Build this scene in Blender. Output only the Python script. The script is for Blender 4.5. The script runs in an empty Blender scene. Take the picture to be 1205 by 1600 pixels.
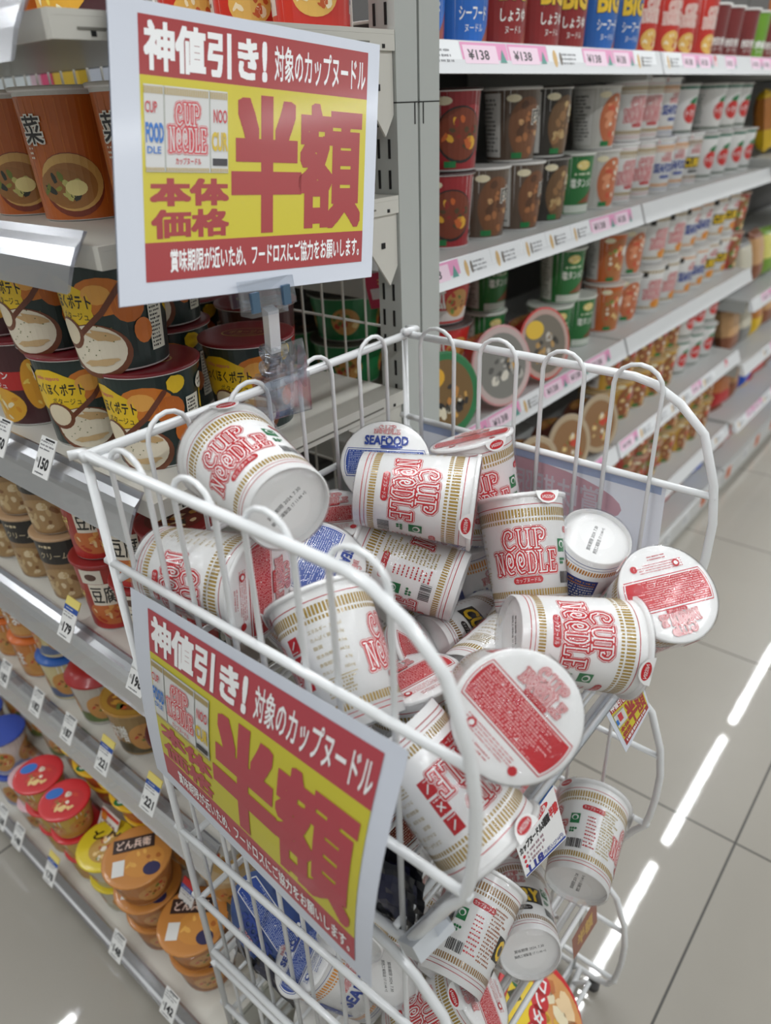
import bpy, math, random
import numpy as np
from mathutils import Vector, Matrix

# ------------------------------------------------------------------ camera
S = bpy.context.scene
COL = S.collection
CAM_H = 1.2
def camera():
    f_px, pitch, yaw, roll = 1148.87, math.radians(28.989), math.radians(40.5755), math.radians(-2.3203)
    fh = Vector((-math.sin(yaw), math.cos(yaw), 0)); rt = Vector((math.cos(yaw), math.sin(yaw), 0))
    fw = fh * math.cos(pitch) - Vector((0, 0, math.sin(pitch)))
    up = rt.cross(fw)
    r2 = rt * math.cos(roll) + up * math.sin(roll); u2 = -rt * math.sin(roll) + up * math.cos(roll)
    cd = bpy.data.cameras.new('camera'); co = bpy.data.objects.new('camera', cd); COL.objects.link(co)
    m = Matrix((r2, u2, -fw)).transposed().to_4x4(); m.translation = Vector((0, 0, CAM_H))
    co.matrix_world = m
    cd.sensor_fit = 'VERTICAL'; cd.sensor_height = 24.0; cd.sensor_width = 18.075
    cd.lens = f_px / 1600 * 24.0
    cd.clip_start = 0.02
    cd.dof.use_dof = True; cd.dof.focus_distance = 0.70; cd.dof.aperture_fstop = cd.lens / 6.0
    S.camera = co
    return co, fw
CAM, FW = camera()

# ------------------------------------------------------------------ world, lamps, exposure
S.view_settings.view_transform = 'Standard'
S.view_settings.look = 'None'
S.view_settings.gamma = 1.0
S.view_settings.exposure = -0.12
w = bpy.data.worlds.new('world'); S.world = w; w.use_nodes = True
w.node_tree.nodes['Background'].inputs[0].default_value = (0.86, 0.93, 1.0, 1)
w.node_tree.nodes['Background'].inputs[1].default_value = 0.40
CEIL = 2.4
LAMP_W = 10.5
for rx in (-0.59, 1.1, 2.8, -2.35, -4.1):
    for k in range(-2, 6):
        y = 3.41 + (k - 2) * 1.13
        l = bpy.data.lights.new('tube_lamp', 'AREA'); l.shape = 'RECTANGLE'; l.size = 0.036; l.size_y = 0.97
        l.energy = LAMP_W; l.color = (0.96, 0.985, 1.0)
        o = bpy.data.objects.new('tube_lamp', l); COL.objects.link(o); o.location = (rx, y, CEIL - 0.02)

# ------------------------------------------------------------------ materials
def lin(c):
    c = c / 255.0
    return c / 12.92 if c <= 0.04045 else ((c + 0.055) / 1.055) ** 2.4
MATS = {}
def M(rgb, rough=0.45, coat=0.0, wrinkle=False, metal=0.0, name=None, noise=0.0):
    key = (rgb, rough, coat, wrinkle, metal, noise)
    if key in MATS: return MATS[key]
    m = bpy.data.materials.new(name or 'mat_%d_%d_%d' % rgb); m.use_nodes = True
    nt = m.node_tree; b = nt.nodes['Principled BSDF']
    col = (lin(rgb[0]), lin(rgb[1]), lin(rgb[2]), 1)
    b.inputs['Base Color'].default_value = col
    b.inputs['Roughness'].default_value = rough
    b.inputs['Metallic'].default_value = metal
    b.inputs['Coat Weight'].default_value = coat
    b.inputs['Coat Roughness'].default_value = 0.12
    tc = nt.nodes.new('ShaderNodeTexCoord')
    if noise:
        n = nt.nodes.new('ShaderNodeTexNoise'); n.inputs['Scale'].default_value = 9.0; n.inputs['Detail'].default_value = 5.0
        mx = nt.nodes.new('ShaderNodeMix'); mx.data_type = 'RGBA'
        mx.inputs[6].default_value = col; mx.inputs[7].default_value = tuple(c * (1 - noise) for c in col[:3]) + (1,)
        nt.links.new(tc.outputs['Object'], n.inputs['Vector']); nt.links.new(n.outputs['Fac'], mx.inputs[0])
        nt.links.new(mx.outputs[2], b.inputs['Base Color'])
    if wrinkle:
        n = nt.nodes.new('ShaderNodeTexNoise'); n.inputs['Scale'].default_value = 38.0; n.inputs['Detail'].default_value = 3.0
        bp = nt.nodes.new('ShaderNodeBump'); bp.inputs['Strength'].default_value = 0.25; bp.inputs['Distance'].default_value = 0.004
        nt.links.new(tc.outputs['Object'], n.inputs['Vector'])
        nt.links.new(n.outputs['Fac'], bp.inputs['Height']); nt.links.new(bp.outputs['Normal'], b.inputs['Coat Normal'])
    MATS[key] = m
    return m
def P(r, g, b): return M((r, g, b), 0.42, 0.35, True)          # print under shrink film
def Q(r, g, b): return M((r, g, b), 0.5)                        # plain print
def clear_mat(name, tint, alpha, rough=0.12, wrinkle=0.0):
    m = bpy.data.materials.new(name); m.use_nodes = True; nt = m.node_tree
    nt.nodes.remove(nt.nodes['Principled BSDF'])
    out = nt.nodes['Material Output']
    tr = nt.nodes.new('ShaderNodeBsdfTransparent'); tr.inputs[0].default_value = tuple(lin(c) for c in tint) + (1,)
    gl = nt.nodes.new('ShaderNodeBsdfGlossy'); gl.inputs['Roughness'].default_value = rough
    gl.inputs['Color'].default_value = (0.95, 0.96, 1, 1)
    lw = nt.nodes.new('ShaderNodeLayerWeight'); lw.inputs['Blend'].default_value = 0.25
    mr = nt.nodes.new('ShaderNodeMapRange'); mr.inputs[3].default_value = alpha; mr.inputs[4].default_value = min(1.0, alpha + (0.28 if wrinkle else 0.5))
    mix = nt.nodes.new('ShaderNodeMixShader')
    nt.links.new(lw.outputs['Fresnel'], mr.inputs[0]); nt.links.new(mr.outputs[0], mix.inputs[0])
    nt.links.new(tr.outputs[0], mix.inputs[1]); nt.links.new(gl.outputs[0], mix.inputs[2]); nt.links.new(mix.outputs[0], out.inputs[0])
    if wrinkle:
        tc = nt.nodes.new('ShaderNodeTexCoord'); n = nt.nodes.new('ShaderNodeTexNoise'); n.inputs['Scale'].default_value = 55; n.inputs['Detail'].default_value = 4
        bp = nt.nodes.new('ShaderNodeBump'); bp.inputs['Strength'].default_value = wrinkle; bp.inputs['Distance'].default_value = 0.006
        nt.links.new(tc.outputs['Object'], n.inputs['Vector']); nt.links.new(n.outputs['Fac'], bp.inputs['Height'])
        nt.links.new(bp.outputs['Normal'], gl.inputs['Normal']); nt.links.new(bp.outputs['Normal'], lw.inputs['Normal'])
    return m
def paper_mat(rgb):
    m = M(rgb, .55, name='thin_paper_%d' % rgb[0], noise=.02); nt = m.node_tree; b = nt.nodes['Principled BSDF']; out = nt.nodes['Material Output']
    t = nt.nodes.new('ShaderNodeBsdfTranslucent'); t.inputs[0].default_value = b.inputs['Base Color'].default_value; mx = nt.nodes.new('ShaderNodeMixShader'); mx.inputs[0].default_value = .42
    nt.links.new(b.outputs[0], mx.inputs[1]); nt.links.new(t.outputs[0], mx.inputs[2]); nt.links.new(mx.outputs[0], out.inputs[0]); return m
FILM = clear_mat('shrink_film', (253, 253, 253), 0.03, 0.07, 0.9)
ACRYL = clear_mat('clear_acrylic', (242, 244, 246), 0.12, 0.06)
RAILC = clear_mat('clear_rail', (215, 217, 222), 0.34, 0.22)

WHITE = (236, 236, 235); PAPER = P(*WHITE)
WIRE = M((228, 230, 231), 0.3, 0.3, name='white_coated_wire')
CREAM = M((214, 212, 203), 0.42, 0.1, name='cream_enamel', noise=0.06)
GREYW = M((186, 190, 186), 0.45, 0.1, name='grey_enamel', noise=0.04)
DARK = M((18, 18, 19), 0.7, name='dark_slot')
S.cycles.transparent_max_bounces = 24
S.cycles.max_bounces = 8

# ------------------------------------------------------------------ mesh builder
class MB:
    def __init__(s): s.v = []; s.f = []; s.mi = []; s.sm = []; s.mats = []
    def mid(s, m):
        if m not in s.mats: s.mats.append(m)
        return s.mats.index(m)
    def add(s, vs, fs, m, smooth=False):
        b = len(s.v); i = s.mid(m); s.v.extend(vs)
        for f in fs: s.f.append(tuple(b + k for k in f)); s.mi.append(i); s.sm.append(smooth)
    def box(s, lo, hi, m):
        x0, y0, z0 = lo; x1, y1, z1 = hi
        s.add([(x0,y0,z0),(x1,y0,z0),(x1,y1,z0),(x0,y1,z0),(x0,y0,z1),(x1,y0,z1),(x1,y1,z1),(x0,y1,z1)],
              [(0,3,2,1),(4,5,6,7),(0,1,5,4),(1,2,6,5),(2,3,7,6),(3,0,4,7)], m)
    def obox(s, c, ax, ay, az, m):      # oriented box from centre and half-axis vectors
        c = Vector(c); ax = Vector(ax); ay = Vector(ay); az = Vector(az); vs = []
        for k in (-1, 1):
            for a, b in ((-1,-1),(1,-1),(1,1),(-1,1)): vs.append(tuple(c + ax*a + ay*b + az*k))
        s.add(vs, [(0,3,2,1),(4,5,6,7),(0,1,5,4),(1,2,6,5),(2,3,7,6),(3,0,4,7)], m)
    def prism(s, poly, axis, a, b, m):  # polygon in the two other axes, extruded a..b along axis
        n = len(poly); vs = []
        for t in (a, b):
            for p in poly: q = list(p); q.insert(axis, t); vs.append(tuple(q))
        fs = [tuple(range(n)), tuple(range(2*n-1, n-1, -1))] + [(i, (i+1) % n, n+(i+1) % n, n+i) for i in range(n)]
        s.add(vs, fs, m)
    def tube(s, pts, r, m, n=7, closed=False):
        pts = [Vector(p) for p in pts]; N = len(pts); vs = []; fs = []
        nrm = None
        for i, p in enumerate(pts):
            a = pts[i-1] if (i or closed) else p; b = pts[(i+1) % N] if (i < N-1 or closed) else p
            t = (b - a).normalized()
            if nrm is None:
                nrm = t.cross(Vector((0.31, 0.52, 0.79))).normalized()
            nrm = (nrm - t * nrm.dot(t)).normalized(); bi = t.cross(nrm)
            for k in range(n):
                an = 2*math.pi*k/n; vs.append(tuple(p + nrm*(r*math.cos(an)) + bi*(r*math.sin(an))))
        for i in range(N if closed else N-1):
            for k in range(n):
                j = (i+1) % N; fs.append((i*n+k, i*n+(k+1) % n, j*n+(k+1) % n, j*n+k))
        if not closed: fs.append(tuple(range(n-1, -1, -1))); fs.append(tuple(range((N-1)*n, N*n)))
        s.add(vs, fs, m, True)
    def lathe(s, prof, m, n=40):
        vs = []; fs = []
        for r, z in prof:
            for k in range(n):
                a = 2*math.pi*k/n; vs.append((r*math.sin(a), -r*math.cos(a), z))
        for i in range(len(prof)-1):
            for k in range(n): fs.append((i*n+k, i*n+(k+1) % n, (i+1)*n+(k+1) % n, (i+1)*n+k))
        s.add(vs, fs, m, True)
    def disc(s, r, z, m, n=40, up=True):
        vs = [(r*math.sin(2*math.pi*k/n), -r*math.cos(2*math.pi*k/n), z) for k in range(n)]
        s.add(vs, [tuple(range(n)) if up else tuple(range(n-1, -1, -1))], m)
    def mesh(s, name):
        me = bpy.data.meshes.new(name); me.from_pydata(s.v, [], s.f)
        for m in s.mats: me.materials.append(m)
        me.polygons.foreach_set('material_index', s.mi); me.polygons.foreach_set('use_smooth', s.sm); me.update()
        return me
    def build(s, name, parent=None): return link(name, s.mesh(name), parent)
def link(name, me, parent=None):
    o = bpy.data.objects.new(name, me); COL.objects.link(o)
    if parent: o.parent = parent
    return o
def tag(o, label, cat, group=None, kind=None):
    if label: o['label'] = label
    if cat: o['category'] = cat
    if group: o['group'] = group
    if kind: o['kind'] = kind
    return o
def empty(name, loc=(0, 0, 0)):
    o = bpy.data.objects.new(name, None); COL.objects.link(o); o.location = loc; o.empty_display_size = 0.02
    return o

# ------------------------------------------------------------------ lettering as triangles
_tc = {}
def text_tris(body, bold):
    k = (body, bold)
    if k in _tc: return _tc[k]
    cu = bpy.data.curves.new('t', 'FONT'); cu.body = body; cu.size = 1.0; cu.offset = bold; cu.resolution_u = 2; cu.fill_mode = 'FRONT'
    cu.dimensions = '2D'
    ob = bpy.data.objects.new('t', cu); COL.objects.link(ob); bpy.context.view_layer.update()
    ev = ob.evaluated_get(bpy.context.evaluated_depsgraph_get()); me = ev.to_mesh()
    me.calc_loop_triangles()
    vs = [(v.co.x, v.co.y) for v in me.vertices]
    tr = [tuple(vs[i] for i in t.vertices) for t in me.loop_triangles]
    ev.to_mesh_clear(); bpy.data.objects.remove(ob); bpy.data.curves.remove(cu)
    xs = [p[0] for t in tr for p in t] or [0, 1]; ys = [p[1] for t in tr for p in t] or [0, 1]
    _tc[k] = (tr, min(xs), min(ys), max(xs), max(ys))
    return _tc[k]
_tg = {}
def text_grid(body, bold, rows):
    """heavier weights: the letters rasterised finely and grown by a round pen, as one union"""
    k = (body, bold, rows)
    if k in _tg: return _tg[k]
    tr, x0, y0, x1, y1 = text_tris(body, 0.0); e = bold*.8; x0 -= e; y0 -= e; x1 += e; y1 += e
    p = (y1-y0)/rows; n = int(math.ceil((x1-x0)/p)); g = np.zeros((rows, n), bool)
    for t in tr:
        T = np.array(t); a = np.floor((T.min(0) - (x0, y0))/p).astype(int); b = np.ceil((T.max(0) - (x0, y0))/p).astype(int) + 1
        a = np.maximum(a, 0); xs = x0 + (np.arange(a[0], min(b[0], n)) + .5)*p; ys = y0 + (np.arange(a[1], min(b[1], rows)) + .5)*p
        if not len(xs) or not len(ys): continue
        X, Y = np.meshgrid(xs, ys); d = [(T[(i+1) % 3][0]-T[i][0])*(Y-T[i][1]) - (T[(i+1) % 3][1]-T[i][1])*(X-T[i][0]) for i in range(3)]
        m = ((d[0] >= 0) & (d[1] >= 0) & (d[2] >= 0)) | ((d[0] <= 0) & (d[1] <= 0) & (d[2] <= 0))
        g[a[1]:a[1]+len(ys), a[0]:a[0]+len(xs)] |= m
    r = e/p; R = int(r); o = np.zeros_like(g)
    for dy in range(-R, R+1):
        w_ = R if bold >= .045 else int(math.sqrt(max(0, r*r - dy*dy)))
        for dx in range(-w_, w_+1):
            ys0, ys1 = max(0, dy), min(rows, rows+dy); xs0, xs1 = max(0, dx), min(n, n+dx)
            o[ys0:ys1, xs0:xs1] |= g[ys0-dy:ys1-dy, xs0-dx:xs1-dx]
    _tg[k] = (o, x0, y0, x1, y1)
    return _tg[k]
def clip1(poly, ax, lim, keep_gt):
    out = []; n = len(poly)
    for i in range(n):
        a, b = poly[i], poly[(i+1) % n]
        ia = a[ax] >= lim if keep_gt else a[ax] <= lim; ib = b[ax] >= lim if keep_gt else b[ax] <= lim
        if ia: out.append(a)
        if ia != ib:
            t = (lim - a[ax]) / (b[ax] - a[ax]); out.append((a[0] + t*(b[0]-a[0]), a[1] + t*(b[1]-a[1])))
    return out
class Deco:
    """flat print laid onto a surface: fn(u, v, off) -> point; layers are lifted a hair above each other"""
    def __init__(s, mb, fn, cu=None, cv=None, eps=0.00016): s.mb = mb; s.fn = fn; s.cu = cu; s.cv = cv; s.eps = eps; s.layer = 1
    def poly(s, pts, mat):
        ps = [pts]
        for ax, c in ((0, s.cu), (1, s.cv)):
            if not c: continue
            nx = []
            for p in ps:
                lo = min(q[ax] for q in p); hi = max(q[ax] for q in p); i0 = math.floor(lo/c + 1e-6); i1 = math.ceil(hi/c - 1e-6)
                if i1 - i0 <= 1: nx.append(p); continue
                for i in range(i0, i1):
                    q = clip1(clip1(p, ax, i*c, True), ax, (i+1)*c, False)
                    if len(q) > 2: nx.append(q)
            ps = nx
        o = s.layer * s.eps
        for p in ps: s.mb.add([s.fn(u, v, o) for u, v in p], [tuple(range(len(p)))], mat, True)
    def up(s): s.layer += 1; return s
    def rect(s, uc, vc, w, h, mat): s.poly([(uc-w/2, vc-h/2), (uc+w/2, vc-h/2), (uc+w/2, vc+h/2), (uc-w/2, vc+h/2)], mat)
    def ell(s, uc, vc, w, h, mat, n=20, rot=0.0, seed=None, jag=0.0):
        rr = random.Random(seed); c, q = math.cos(rot), math.sin(rot); pts = []
        for k in range(n):
            a = 2*math.pi*k/n; j = 1 + (rr.uniform(-jag, jag) if jag else 0); x = w/2*j*math.cos(a); y = h/2*j*math.sin(a)
            pts.append((uc + x*c - y*q, vc + x*q + y*c))
        if jag:
            for i in range(n): s.poly([(uc, vc), pts[i], pts[(i+1) % n]], mat)
        else: s.poly(pts, mat)
    def pill(s, uc, vc, w, h, mat):
        pts = []
        for sx, a0 in ((1, -90), (-1, 90)):
            for k in range(7): a = math.radians(a0 + 30*k); pts.append((uc + sx*(w-h)/2 + h/2*math.cos(a), vc + h/2*math.sin(a)))
        s.poly(pts, mat)
    def stroke(s, pts, wd, mat):
        n = len(pts)
        for i in range(n-1):
            (x0, y0), (x1, y1) = pts[i], pts[i+1]; L = math.hypot(x1-x0, y1-y0) or 1e-9
            a, b = -(y1-y0)/L*wd/2, (x1-x0)/L*wd/2
            s.poly([(x0-a, y0-b), (x1-a, y1-b), (x1+a, y1+b), (x0+a, y0+b)], mat)
        for x, y in pts: s.ell(x, y, wd, wd, mat, 7)
    def runs(s, grid, x0, y0, px, py, mat, xf=None):
        """lay a 0/1 grid down as one flat sheet of row strips (no overlaps)"""
        for j in range(grid.shape[0]):
            r = np.flatnonzero(np.diff(np.concatenate(([0], grid[j].astype(np.int8), [0]))))
            for i in range(0, len(r), 2):
                q = [(x0 + r[i]*px, y0 + j*py), (x0 + r[i+1]*px, y0 + j*py), (x0 + r[i+1]*px, y0 + (j+1)*py), (x0 + r[i]*px, y0 + (j+1)*py)]
                s.poly([xf(*p) for p in q] if xf else q, mat)
    def text(s, body, uc, vc, w, h, mat, bold=0.0, rot=0.0, mirror=False, rows=None):
        c, q = math.cos(rot), math.sin(rot)
        if bold < .02:
            tr, x0, y0, x1, y1 = text_tris(body, 0.0); g = None
        else:
            rows = rows or (150 if (h or .01) > .05 else 80 if (h or .01) > .02 else 44)
            g, x0, y0, x1, y1 = text_grid(body, bold, rows)
        bw, bh = max(x1-x0, 1e-6), max(y1-y0, 1e-6)
        if w is None: w = h*bw/bh
        if h is None: h = w*bh/bw
        def xf(x, y):
            a = ((x-x0)/bw - .5)*w; b = ((y-y0)/bh - .5)*h
            if mirror: a = -a
            return (uc + a*c - b*q, vc + a*q + b*c)
        if g is None:
            for t in tr: s.poly([xf(*p) for p in t], mat)
        else: s.runs(g, x0, y0, bw/g.shape[1], bh/g.shape[0], mat, xf)
    def bars(s, v0, v1, n, duty, mat, total, u0=0.0):
        p = total/n
        for i in range(n): s.rect(u0 - total/2 + (i+.5)*p, (v0+v1)/2, p*duty, v1-v0, mat)
    def lines(s, uc, vc, w, h, rows, mat, seed=0, fill=.55, ch=None):    # fine print too small to read
        rr = random.Random(seed); rh = h/rows; cw = ch or rh*.55
        for r in range(rows):
            x = uc - w/2; end = uc + w/2 - rr.random()*w*.25
            while x < end - cw:
                k = cw*rr.uniform(.5, 1.0); hh = rh*fill*rr.uniform(.6, 1)
                s.rect(x + k/2, vc + h/2 - (r+.5)*rh, k, hh, mat); x += k + cw*rr.choice((.25, .3, .35, .9))
    def food(s, uc, vc, w, h, base, pal, n, seed, lo=.08, hi=.24):
        s.ell(uc, vc, w, h, base, 24); s.up(); rr = random.Random(seed)
        for i in range(n):
            a = rr.random()*6.283; q = math.sqrt(rr.random())*.78; k = rr.uniform(lo, hi)
            s.ell(uc + math.cos(a)*q*w/2, vc + math.sin(a)*q*h/2, k*w, k*h*rr.uniform(.5, 1.1), rr.choice(pal), 8, rr.random()*3, seed*100+i, .2)
            if i % 12 == 11: s.up()
        s.up()

LET = {  # swirly capitals as centre lines in a unit box
 'C': [[(.58,.60),(.72,.66),(.74,.82),(.55,.95),(.30,.90),(.12,.66),(.10,.36),(.26,.10),(.55,.03),(.86,.16)]],
 'U': [[(.02,.98),(.28,.98)],[(.15,.98),(.15,.30),(.28,.07),(.50,.04),(.70,.14),(.78,.32)],[(.65,.98),(.92,.98)],[(.78,.98),(.78,.05)],[(.78,.05),(.95,.05)]],
 'P': [[(.05,.97),(.24,.97)],[(.24,.97),(.24,.04)],[(.10,.03),(.42,.03)],[(.24,.97),(.62,.97),(.86,.84),(.88,.64),(.74,.47),(.52,.46),(.50,.58),(.58,.62)]],
 'N': [[(.02,.98),(.24,.98),(.76,.06)],[(.20,.9),(.20,.03)],[(.06,.03),(.34,.03)],[(.62,.98),(.94,.98)],[(.80,.98),(.80,.06)]],
 'O': [[(.50,.52),(.62,.58),(.60,.72),(.44,.76),(.34,.62),(.38,.40),(.56,.30),(.78,.40),(.84,.62),(.74,.86),(.50,.96),(.24,.86),(.10,.56),(.18,.22),(.44,.04),(.76,.08)]],
 'D': [[(.04,.97),(.55,.97),(.82,.78),(.88,.48),(.80,.20),(.55,.03),(.04,.03)],[(.22,.97),(.22,.03)]],
 'L': [[(.06,.97),(.40,.97)],[(.23,.97),(.23,.04)],[(.06,.03),(.82,.03),(.86,.26)]],
 'E': [[(.06,.97),(.82,.97),(.84,.76)],[(.22,.97),(.22,.03)],[(.22,.5),(.62,.5)],[(.06,.03),(.82,.03),(.88,.26)]],
}
def swirl(d, uc, vc, w, h, ink, fill, thick=1.0):
    """two-line psychedelic word mark: CUP over NOODLE"""
    rows = (('CUP', .50, .66, .46, .0), ('NOODLE', 0.0, 1.0, .50, .0))
    paths = []
    for word, vb, rw, rh, _ in rows:
        n = len(word); lw = w*rw/n
        for i, c in enumerate(word):
            for st in LET[c]:
                paths.append([(uc - w*rw/2 + (i + .06 + x*.92)*lw, vc - h/2 + (vb + .02 + y*(rh-.03))*h) for x, y in st])
    k = h*.094*thick; px = max(.00024, h/150)
    X, Y = np.meshgrid(np.arange(uc - w*.56, uc + w*.56, px) + px/2, np.arange(vc - h*.58, vc + h*.58, px) + px/2); D = np.full(X.shape, 9.0)
    for p in paths:
        for (ax, ay), (bx, by) in zip(p[:-1], p[1:]):
            L = (bx-ax)**2 + (by-ay)**2 + 1e-12; t = np.clip(((X-ax)*(bx-ax) + (Y-ay)*(by-ay))/L, 0, 1)
            D = np.minimum(D, np.hypot(X - ax - t*(bx-ax), Y - ay - t*(by-ay)))
    D = D/k*2
    for lo, hi, m in ((1.26, 1.50, ink), (1.00, 1.26, fill), (.28, 1.00, ink), (-1, .28, fill)):
        d.runs((D > lo) & (D <= hi), uc - w*.56, vc - h*.58, px, px, m)
    d.up()

# ------------------------------------------------------------------ cup maker
RED = P(190, 16, 30); GOLD = P(168, 136, 50); BLUE = P(38, 66, 150); ORANGE = P(226, 150, 52); BLACK = P(24, 22, 22); GREEN = P(22, 118, 66)
YEL = P(240, 200, 30)
class Prod: pass
PR = {}
def cup(key, name, cat, desc, D, d, h, wall=None, lid=None, lidcol=WHITE, rimcol=WHITE, basecol=WHITE, wallcol=WHITE, n=40, cell=.006, plural=None, tabs=0, dome=0.0, film=False, wrap=True):
    mk = P if wrap else Q
    R, r = D/2, d/2; rw = R - .0028*D/.09; rm = (rw + r)/2
    mb = MB(); W = mk(*wallcol); B = mk(*basecol); RM = mk(*rimcol)
    rad = lambda v: r + (rw - r)*v/h
    mb.lathe([(r-.0012, 0), (r, .0006), (rad(h-.003), h-.003)], W, n)
    mb.lathe([(rw-.0005, h-.0035), (R, h-.003), (R+.0003, h-.0012), (R-.0005, h)], RM, n)   # rolled rim
    mb.lathe([(r-.0016, .0055), (r-.0012, 0)], B, n)                                       # recessed foot
    mb.disc(r-.0015, .0055, B, n, False)
    fn = lambda u, v, o: ((rad(v)+o)*math.sin(u/rm), -(rad(v)+o)*math.cos(u/rm), v)
    dc = Deco(mb, fn, cell); dc.rm = rm; dc.h = h; dc.C = 2*math.pi*rm
    if wall: wall(dc)
    db = Deco(mb, lambda u, v, o: (u, -v, .0055 - o)); dg = Q(70, 70, 72)   # best-before stamp on the base
    if film or key in ('regular',):
        db.text('賞味期限 2024. 7.30', 0, .003, .034, .0042, dg); db.text('関西工場製造 17 11:44 +S', 0, -.004, .036, .004, dg)
    p = Prod(); p.key = key; p.name = name; p.cat = cat; p.desc = desc; p.D = D; p.h = h; p.d = d; p.plural = plural or name.replace('_', ' ') + 's'
    p.wall = mb.mesh(name)
    ml = MB(); LM = mk(*lidcol)
    ml.lathe([(R+.0004, h-.002), (R+.0006, h+.0003), (R-.001, h+.0009), (R*.86, h+.0008+dome*.8), (R*.6, h+.0008+dome), (0.0002, h+.0008+dome)], LM, n)
    dl = Deco(ml, lambda u, v, o: (u, v, h+.0009+dome+o)); dl.R = R
    if dome: dl.R = R*.6
    if lid: lid(dl)
    p.lid = ml.mesh('lid')
    p.tabs = []
    for a in range(tabs):
        an = (0.62, 0.62+2.6)[a]; mt = MB(); c = Matrix.Rotation(an, 4, 'Z')
        def tf(u, v, o, c=c, R=R, h=h): return tuple(c @ Vector((u, -(R+.0012+o+max(0, v)*.0), h + .0006 - v)))
        dt = Deco(mt, tf); dt.layer = 0; pts = [(-.013, -.0004)] + [(.013*math.cos(math.pi+math.pi*k/10), .012*math.sin(math.pi*k/10)) for k in range(11)] + [(.013, -.0004)]
        dt.poly(pts[::-1], PAPER); dt.up(); dt.ell(0, .0055, .017, .0088, RED); dt.up(); dt.text('NISSIN', 0, .0055, .013, .0035, PAPER, .02, math.pi)
        p.tabs.append(mt.mesh('pull_tab'))
    p.film = None
    if film:
        mf = MB(); mf.lathe([(r*.5, -.0008), (r+.0006, -.0008), (rad(h*.5)+.0009, h*.5), (R+.0012, h-.006), (R+.0016, h+.001), (R*.8, h+.0022), (0.0005, h+.0022)], FILM, n)
        p.film = mf.mesh('shrink_film')
    PR[key] = p
    return p
USED = {}
def put(key, mat, label, group=None, film=False, lid_rot=0.0):
    p = PR[key]; o = link(p.name, p.wall); tag(o, label, p.cat, group)
    o.matrix_world = mat
    l = link('lid', p.lid, o)
    if lid_rot: l.rotation_euler = (0, 0, lid_rot)
    for t in p.tabs: link('pull_tab', t, l)
    if film and p.film: link('shrink_film', p.film, o)
    return o
def at(x, y, z, rz=0.0, tilt=0.0, tdir=0.0, flip=False):
    m = Matrix.Translation((x, y, z))
    if tilt: m = m @ Matrix.Rotation(tdir, 4, 'Z') @ Matrix.Rotation(tilt, 4, 'X') @ Matrix.Rotation(-tdir, 4, 'Z')
    return m @ Matrix.Rotation(rz, 4, 'Z')

# --- print of the white noodle cups
def side_panel(d, u, ink, h):
    """small print between the two fronts: warning squares, table, mark, barcode"""
    q = d.C/4
    for k, g in enumerate(('✕', '☒', '⚠')):
        vv = h*(.66 - k*.135); d.rect(u - q*.40, vv, .0105, .0128, RED)
    d.up()
    for k in range(3):
        vv = h*(.66 - k*.135); d.lines(u - q*.40, vv - .0047, .009, .0022, 1, PAPER, k)
    d.up()
    for k in range(3):
        vv = h*(.66 - k*.135)
        d.stroke([(u - q*.40 - .002, vv - .0015), (u - q*.40 + .0022, vv + .003)], .0011, PAPER)
        if k == 1: d.stroke([(u - q*.40 - .002, vv + .003), (u - q*.40 + .0022, vv - .0015)], .0011, PAPER)
    tb = ('エネルギー  351kcal', 'たんぱく質   10.5g', '脂質         14.6g', '炭水化物     44.5g', '食塩相当量    4.9g', 'カルシウム   105mg')
    for k, s in enumerate(tb): d.text(s, u + q*.08, h*(.70 - k*.06), .026, .0034, ink)
    d.rect(u + q*.08, h*.355, .027, .0006, ink); d.lines(u + q*.08, h*.285, .027, h*.12, 5, ink, 3)
def side_panel2(d, u, ink, h, word):
    q = d.C/4
    d.lines(u + q*.34, h*.48, .022, h*.50, 15, ink, 7); d.lines(u + q*.02, h*.42, .015, h*.36, 9, RED, 9, .45)
    d.rect(u - q*.33, h*.54, .011, .0125, GREEN); d.pill(u - q*.02, h*.68, .026, .0064, RED); d.up()
    d.ell(u - q*.33, h*.55, .008, .007, PAPER); d.up(); d.ell(u - q*.33, h*.545, .005, .005, GREEN)
    d.text(word, u - q*.02, h*.68, .022, .0042, PAPER, .015)
    for k in range(5): d.ell(u - q*.33 + (k % 3 - 1)*.003, h*(.42 - (k//3)*.03), .0028, .003, GREEN, 7)
    rr = random.Random(5); x = u - q*.26 - .009
    while x < u - q*.26 + .009: k = rr.choice((.0004, .0007, .001)); d.rect(x, h*.265, k, .011, BLACK); x += k + rr.choice((.0005, .0009))
def front(d, u, style, h):
    if style == 'regular':
        swirl(d, u, h*.515, .064, h*.41, RED, PAPER)
        d.pill(u, h*.262, .029, .0066, RED); d.up(); d.text('カップヌードル', u, h*.262, .024, .0042, PAPER, .015)
    elif style == 'seafood':
        swirl(d, u, h*.66, .030, h*.17, RED, PAPER, .8)
        d.text('SEAFOOD', u, h*.46, .058, .019, BLUE, .05); d.up(); d.pill(u, h*.30, .029, .0066, BLUE); d.up(); d.text('シーフードヌードル', u, h*.30, .025, .004, PAPER, .01)
    elif style == 'curry':
        swirl(d, u, h*.70, .034, h*.17, RED, PAPER, .8)
        d.rect(u, h*.44, .066, .024, BLACK); d.up(); d.text('CURRY', u, h*.44, .060, .020, YEL, .045); d.up()
        d.pill(u, h*.265, .036, .007, BLACK); d.up(); d.text('カップヌードル カレー', u, h*.265, .031, .0045, PAPER, .01)
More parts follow.
